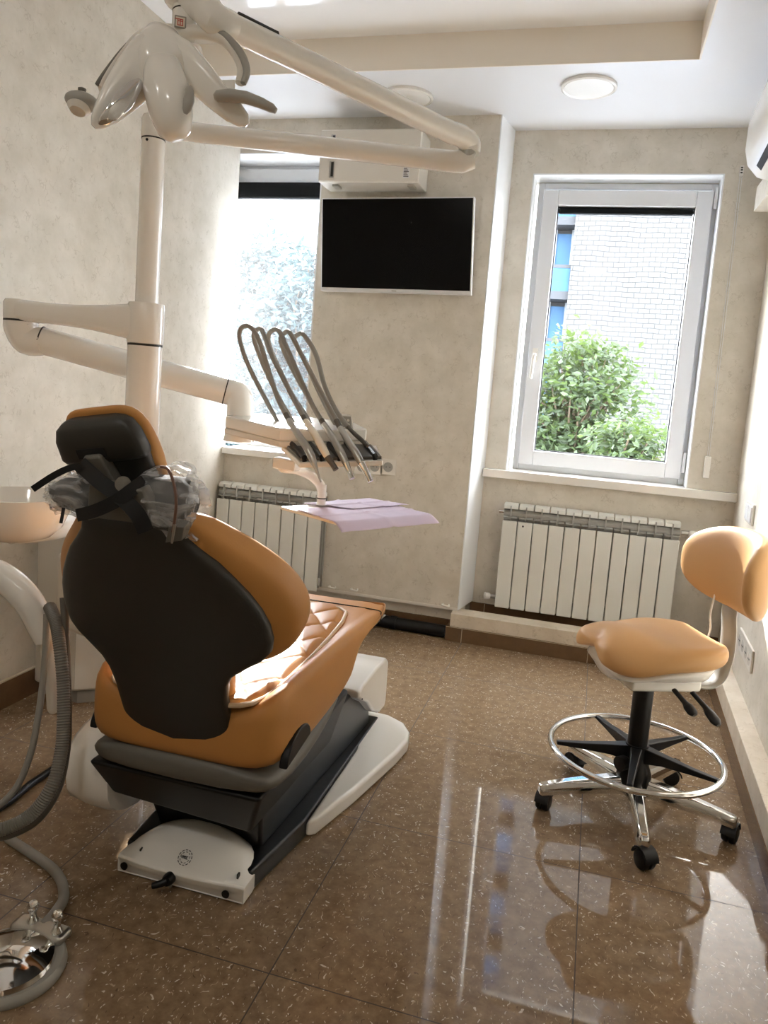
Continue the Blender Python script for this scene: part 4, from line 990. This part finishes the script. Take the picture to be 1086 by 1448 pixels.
# lamp head: loft along image-space paths, each ring has a side half-width and a thickness towards the viewer
def pod(stations, e=.8, N=24, name='x', m='white', label=None, sub=0, parent=None):
    pts = [D(u, v, t) for u, v, t, hw, dp in stations]; rings = []
    for i, (u, v, t, hw, dp) in enumerate(stations):
        ax = (pts[min(i + 1, len(pts) - 1)] - pts[max(i - 1, 0)]).normalized()
        vw = (pts[i] - CAM).normalized(); sd = ax.cross(vw).normalized(); fw = sd.cross(ax).normalized()
        rings.append([pts[i] + sd * (hw * t / F_PX) * math.copysign(abs(math.cos(q)) ** e, math.cos(q)) + fw * dp * math.copysign(abs(math.sin(q)) ** e, math.sin(q)) for q in [2 * PI * k / N for k in range(N)]])
    return M(name, loft(nb(), rings), m, parent or la, ang=60, label=label, sub=sub)
pod([(232, 50, 1.47, 12, .015), (230, 54, 1.46, 24, .03), (228, 68, 1.45, 33, .045), (228, 90, 1.445, 38, .052), (231, 108, 1.445, 37, .05), (235, 122, 1.445, 33, .04), (237, 128, 1.445, 20, .02)], name='head_shell')
pod([(230, 88, 1.44, 16, .02), (231, 100, 1.43, 27, .04), (236, 130, 1.42, 32, .05), (242, 160, 1.415, 30, .046), (246, 182, 1.412, 24, .035), (249, 192, 1.41, 15, .02), (250, 195, 1.41, 6, .008)], name='center_pod')
pod([(262, 70, 1.52, 6, .01), (266, 74, 1.52, 20, .03), (270, 100, 1.52, 21, .035), (271, 118, 1.52, 16, .03), (272, 126, 1.52, 8, .012)], name='motor_housing', m='offw')
lw = pod([(232, 62, 1.45, 20, .03), (216, 80, 1.44, 33, .034), (191, 110, 1.425, 31, .024), (168, 138, 1.41, 25, .017), (150, 160, 1.40, 18, .013), (138, 173, 1.398, 11, .009), (132, 179, 1.397, 4, .004)], name='wing', e=.7)
pod([(199, 114, 1.400, 4, .003), (192, 121, 1.397, 9, .005), (176, 141, 1.385, 13, .006), (159, 160, 1.377, 11, .006), (146, 171, 1.377, 7, .004), (140, 175, 1.38, 2.5, .002)], name='reflector', m='mirror', parent=lw, label='mirrored reflector')
rw = pod([(234, 60, 1.45, 18, .03), (256, 84, 1.445, 27, .03), (284, 112, 1.445, 23, .02), (308, 138, 1.45, 19, .015), (330, 158, 1.455, 16, .011), (344, 170, 1.46, 11, .008), (350, 177, 1.463, 4, .004)], name='wing', e=.7)
pod([(268, 122, 1.40, 3, .002), (268, 128, 1.388, 6, .004), (267, 142, 1.38, 8, .005), (264, 155, 1.38, 6, .004), (262, 161, 1.383, 2.5, .002)], name='lens', m='greyp', label='grey oval lens')
M('arch_rail', tube(nb(), [D(140, 122, 1.43), D(152, 106, 1.435), D(177, 76, 1.45), D(201, 52, 1.46), D(225, 44, 1.48), D(258, 46, 1.49), D(290, 46, 1.48), D(316, 55, 1.465), D(335, 76, 1.46), D(343, 98, 1.45), D(339, 118, 1.445)], [.006, .009, .011, .012, .013, .014, .013, .012, .0115, .0105, .009], seg=14, per=6), 'offw', la)
M('arch_grip', tube(nb(), [D(304, 41, 1.46), D(323, 54, 1.455), D(341, 76, 1.445), D(349, 100, 1.435), D(344, 118, 1.43)], [.005, .007, .0075, .007, .006], seg=10, per=5), 'greyp', la, label='grey rubber strip on the arch')
M('arch_grip', tube(nb(), [D(137, 120, 1.425), D(148, 104, 1.43), D(173, 72, 1.445), D(199, 47, 1.457), D(222, 38, 1.465)], [.004, .005, .005, .005, .004], seg=10, per=5), 'under', la)
M('side_block', box(nb(), *[tuple(min(a, c) for a, c in zip(D(296, 132, 1.47), D(332, 112, 1.45))), tuple(max(a, c) for a, c in zip(D(296, 132, 1.47), D(332, 112, 1.45)))]), 'white', la, bev=.005)
M('side_block', tube(nb(), [D(140, 122, 1.45), D(170, 117, 1.45)], .012, seg=14, per=1), 'white', la)
pod([(303, 137, 1.43, 4, .01), (308, 136, 1.43, 8, .02), (325, 135, 1.43, 9, .024), (348, 138, 1.43, 8.5, .022), (370, 146, 1.43, 7.5, .018), (384, 153, 1.43, 6.5, .014), (390, 157, 1.43, 4, .006)], name='handle', m='greyp', label='grey blade handle', e=.85)
hc = D(116, 144, 1.42)
ho = M('handle', ellipsoid(nb(), hc, RIGHT * .031 + UP * -.002, FWD * .03, UP * .0175), 'greyp', la, label='grey cup-shaped handle')
M('handle_cup', lathe(nb(), [(.001, 0), (.019, 0), (.021, .003), (.014, .012), (.001, .014)], hc + UP * -.0125 + FWD * -.012, (0.05, -.45, -1), 24), 'offw', ho)
M('handle_knob', lathe(nb(), [(.001, 0), (.007, 0), (.0075, .006), (.001, .009)], D(116, 130, 1.42), (0, 0, 1), 14), 'under', la)

# ================================================================ STOOL
sx_, sy_ = .738, .955
so_ = E('saddle_stool', (sx_, sy_, 0), 'tan saddle stool with curved backrest, chrome foot ring and five castors', 'stool')
def up_at(x, y, z): return Vector((sx_ + x, sy_ + y, z))
# the seat faces left and a little towards the viewer
BX = Vector((.91, .415, 0)).normalized(); BC = Vector((-BX.y, BX.x, 0))
def lc(x, y, z, dz=0): return Vector((sx_, sy_, z)) + BX * x + BC * y
Y0 = .035
stn = [  # x, half width, centre top z, edge drop (negative: raised rim), thickness
 (-.172, .085, .512, .020, .016), (-.165, .110, .530, .034, .034), (-.148, .134, .545, .052, .048), (-.118, .152, .553, .066, .056),
 (-.08, .164, .551, .062, .058), (-.03, .173, .540, .034, .058), (.02, .180, .530, .006, .058), (.07, .184, .522, -.012, .058), (.12, .180, .519, -.018, .056), (.16, .166, .521, -.015, .054), (.19, .145, .526, -.008, .048), (.204, .115, .524, -.003, .036), (.210, .08, .512, .004, .018)]
def top(k, a, wv, zt, dr):
    e = max(0, abs(a) - .78) / .22
    return zt - dr * abs(a) ** 2.0 - .022 * e * e
b = nb(); rings = []
for x, wv, zt, dr, th in stn:
    ring = []; fx = .034 * max(0, min(1, (-x - .02) / .12))
    for k in range(21):
        a = -1 + 2 * k / 20; ring.append(lc(x + fx * math.cos(a * PI * .5) ** 2, Y0 + a * wv, .014 + top(k, a, wv, zt, dr)))
    for k in range(11):
        a = 1 - 2 * (k + .5) / 11; ring.append(lc(x + fx * math.cos(a * PI * .5) ** 2, Y0 + a * wv * .98, zt + .012 - dr * a * a - .02 - th * (1 - .35 * abs(a) ** 3)))
    rings.append(ring)
loft(b, rings); M('seat', b, 'leather2', so_, sub=1)
b = nb(); rings = []
for x, wv, zt, dr, th in stn[2:-2]:
    ring = []
    for k in range(9):
        a = -1 + 2 * k / 8; ring.append(lc(x * .93, Y0 + a * wv * .88, zt - dr * a * a - th + .004))
    for k in range(9):
        a = 1 - 2 * k / 8; ring.append(lc(x * .88, Y0 * .6 + a * wv * .62, min(.452, zt - dr * .6 - th * .9) - .016 - .022 * (1 - a * a)))
    rings.append(ring)
loft(b, rings); M('seat_pan', b, 'white', so_, sub=1, label='white plastic seat pan')
M('mechanism', hexa(nb(), [lc(x, y, z) for z in (.394, .436) for x, y in ((-.07, -.055), (.15, -.055), (.15, .055), (-.07, .055))]), 'white', so_, bev=.01)
M('gas_column', lathe(nb(), [(.001, .14), (.029, .14), (.029, .41), (.001, .41)], (sx_, sy_, 0), seg=28), 'black', so_)
M('hub', lathe(nb(), [(.001, .075), (.045, .075), (.052, .09), (.05, .125), (.04, .15), (.034, .175), (.034, .215), (.001, .215)], (sx_, sy_, 0), seg=28), 'black', so_)
M('clamp_knob', lathe(nb(), [(.001, 0), (.018, 0), (.021, .006), (.021, .03), (.001, .034)], up_at(-.028, -.032, .165), (-.7, -.7, .0), 20), 'black', so_)
R5 = .272
for k in range(5):
    q = math.radians(-86 + 72 * k); d = Vector((math.cos(q), math.sin(q), 0)); s_ = Vector((-d.y, d.x, 0))
    c0 = Vector((sx_, sy_, 0)); rings = []
    for r, wv, z0, z1 in ((.03, .026, .065, .118), (.06, .026, .068, .116), (.15, .022, .064, .105), (.23, .019, .058, .094), (.28, .017, .052, .086), (.288, .012, .056, .08)):
        rings.append([c0 + d * r + s_ * x + UP * z for x, z in ((-wv, z0), (wv, z0), (wv, z0 + (z1 - z0) * .6), (wv * .6, z1), (-wv * .6, z1), (-wv, z0 + (z1 - z0) * .6))])
    lg = M('leg', loft(nb(), rings), 'chrome', so_, bev=.004, label='chrome star-base leg')
    cs = c0 + d * R5
    q2 = q + .5 + k * .9; w_ = Vector((math.cos(q2), math.sin(q2), 0)); n_ = Vector((-w_.y, w_.x, 0))
    cc = cs + w_ * .012 + UP * .027
    ct_ = M('castor', lathe(nb(), [(.001, -.021), (.016, -.021), (.024, -.018), (.027, -.013), (.027, -.004), (.02, -.003), (.02, .003), (.027, .004), (.027, .013), (.024, .018), (.016, .021), (.001, .021)], cc, n_, 24), 'black', so_)
    hb = nb(); cyl(hb, cs + UP * .03, cs + UP * .06, .009, 12); M('castor_stem', hb, 'black', ct_)
    hd_ = nb(); rings = []
    for i in range(9):
        a = PI * (.05 + .9 * i / 8); p = cc + w_ * math.cos(a) * .03 + UP * math.sin(a) * .03
        rings.append([p + n_ * x + (p - cc).normalized() * y for x, y in ((-.02, 0), (.02, 0), (.02, .004), (-.02, .004))])
    loft(hd_, rings); M('castor_hood', hd_, 'black', ct_)
# foot ring with its black spider
rg = [up_at(.244 * math.cos(2 * PI * i / 64) - .006, .244 * math.sin(2 * PI * i / 64) - .01, .192) for i in range(64)]
M('foot_ring', tube(nb(), rg, .0095, seg=12, closed=True), 'chrome', so_, label='chrome foot ring')
for k in range(5):
    q = math.radians(-97 + 72 * k); d = Vector((math.cos(q), math.sin(q), 0)); s_ = Vector((-d.y, d.x, 0)); c0 = Vector((sx_, sy_, 0)); rings = []
    for r, wv, z0, z1 in ((.028, .017, .165, .212), (.08, .013, .176, .207), (.16, .010, .182, .200), (.235, .008, .186, .197)):
        rings.append([c0 + d * r + s_ * x + UP * z for x, z in ((-wv, z0), (wv, z0), (wv, z1), (-wv, z1))])
    M('ring_spoke', loft(nb(), rings), 'black', so_, bev=.003)
# back support bar, backrest and levers
bar = [lc(.13, 0.0, .408), lc(.19, 0, .40), lc(.232, 0, .425), lc(.25, 0, .49), lc(.25, .0, .56), lc(.242, 0, .63), lc(.252, 0, .72)]
b = nb(); P = smooth_path(bar, 6); rings = []
for i, p in enumerate(P):
    t = (P[min(i + 1, len(P) - 1)] - P[max(i - 1, 0)]).normalized(); nn = t.cross(BC)
    rings.append([p + BC * .036 * math.cos(q) + nn * .010 * math.sin(q) for q in [2 * PI * k / 14 for k in range(14)]])
loft(b, rings); M('back_bar', b, 'greyp', so_, label='grey curved back support')
# backrest pad: arc in plan, concave towards the sitter
arc = [(.092, .272, .030, .010), (.100, .258, .058, .018), (.120, .225, .085, .026), (.152, .172, .106, .031), (.19, .112, .118, .033), (.225, .05, .123, .033), (.248, -.012, .124, .033), (.255, -.07, .120, .033), (.246, -.12, .110, .032), (.226, -.165, .092, .029), (.206, -.192, .066, .022), (.195, -.203, .036, .012)]
b = nb(); rings = []
for i, (x, y, hh, th) in enumerate(arc):
    p = up_at(x + .008, y + .035, .757 - .02 * max(0, (y - .1) / .17)); i0, i1 = max(i - 1, 0), min(i + 1, len(arc) - 1)
    t = Vector((arc[i1][0] - arc[i0][0], arc[i1][1] - arc[i0][1], 0)).normalized(); nn = Vector((-t.y, t.x, 0))
    ring = []
    for k in range(24):
        q = 2 * PI * k / 24; c_, s_ = math.cos(q), math.sin(q)
        ring.append(p + nn * (math.copysign(abs(c_) ** .75, c_) * th) + UP * math.copysign(abs(s_) ** .8, s_) * hh)
    rings.append(ring)
loft(b, rings); M('backrest', b, 'leather2', so_, sub=1)
for (p_, q_, r_) in ((up_at(.075, -.06, .415), up_at(.10, -.11, .402), up_at(.118, -.135, .388)), (up_at(.125, -.05, .412), up_at(.155, -.10, .395), up_at(.178, -.135, .375))):
    M('lever', tube(nb(), [p_, p_.lerp(q_, .5), q_, q_.lerp(r_, .45), r_, r_ + (r_ - q_) * .35], [.008, .008, .009, .015, .016, .007], seg=14, per=4, flat=.7), 'black', so_)
M('gas_cable', tube(nb(), [lc(.20, .03, .43), lc(.205, .045, .49), lc(.222, .05, .55), lc(.215, .05, .6), lc(.222, .045, .68)], .0028, seg=8), 'white', so_, label='thin white cable')
SKY_STRENGTH, SUN_STRENGTH, EXPOSURE = 2.8, 2.8, 3.0
# ================================================================ LIGHT
wd = bpy.data.worlds.new('sky'); S.world = wd; wd.use_nodes = True
nt = wd.node_tree; bgn = nt.nodes['Background']
sky = nt.nodes.new('ShaderNodeTexSky'); sky.sky_type = 'NISHITA'; sky.sun_disc = False
SUN = Vector((.41, -1, -.42)).normalized()
sky.sun_elevation = math.asin(-SUN.z); sky.sun_rotation = math.atan2(-SUN.x, -SUN.y)
sky.air_density = 1.0; sky.dust_density = .6
hs_ = nt.nodes.new('ShaderNodeHueSaturation'); hs_.inputs['Saturation'].default_value = .6
nt.links.new(sky.outputs[0], hs_.inputs['Color']); mn = nt.nodes.new('ShaderNodeVectorMath'); mn.operation = 'MINIMUM'; mn.inputs[1].default_value = (1.25, 1.3, 1.38)   # soft haze round the sun
nt.links.new(hs_.outputs[0], mn.inputs[0]); nt.links.new(mn.outputs[0], bgn.inputs[0]); bgn.inputs[1].default_value = SKY_STRENGTH
sl = bpy.data.lights.new('sun', 'SUN'); sl.energy = SUN_STRENGTH; sl.angle = math.radians(.6); sl.color = (1, .985, .96)
so = bpy.data.objects.new('sun', sl); COL.objects.link(so); so.rotation_euler = SUN.to_track_quat('-Z', 'Y').to_euler()
S.view_settings.view_transform = 'Standard'; S.view_settings.look = 'None'; S.view_settings.gamma = 1
S.view_settings.use_curve_mapping = False; S.view_settings.exposure = EXPOSURE
c = S.cycles
c.max_bounces = 12; c.diffuse_bounces = 7; c.glossy_bounces = 5; c.transparent_max_bounces = 12; c.transmission_bounces = 6
c.use_denoising = True; c.sample_clamp_indirect = 8; c.caustics_reflective = False; c.caustics_refractive = False
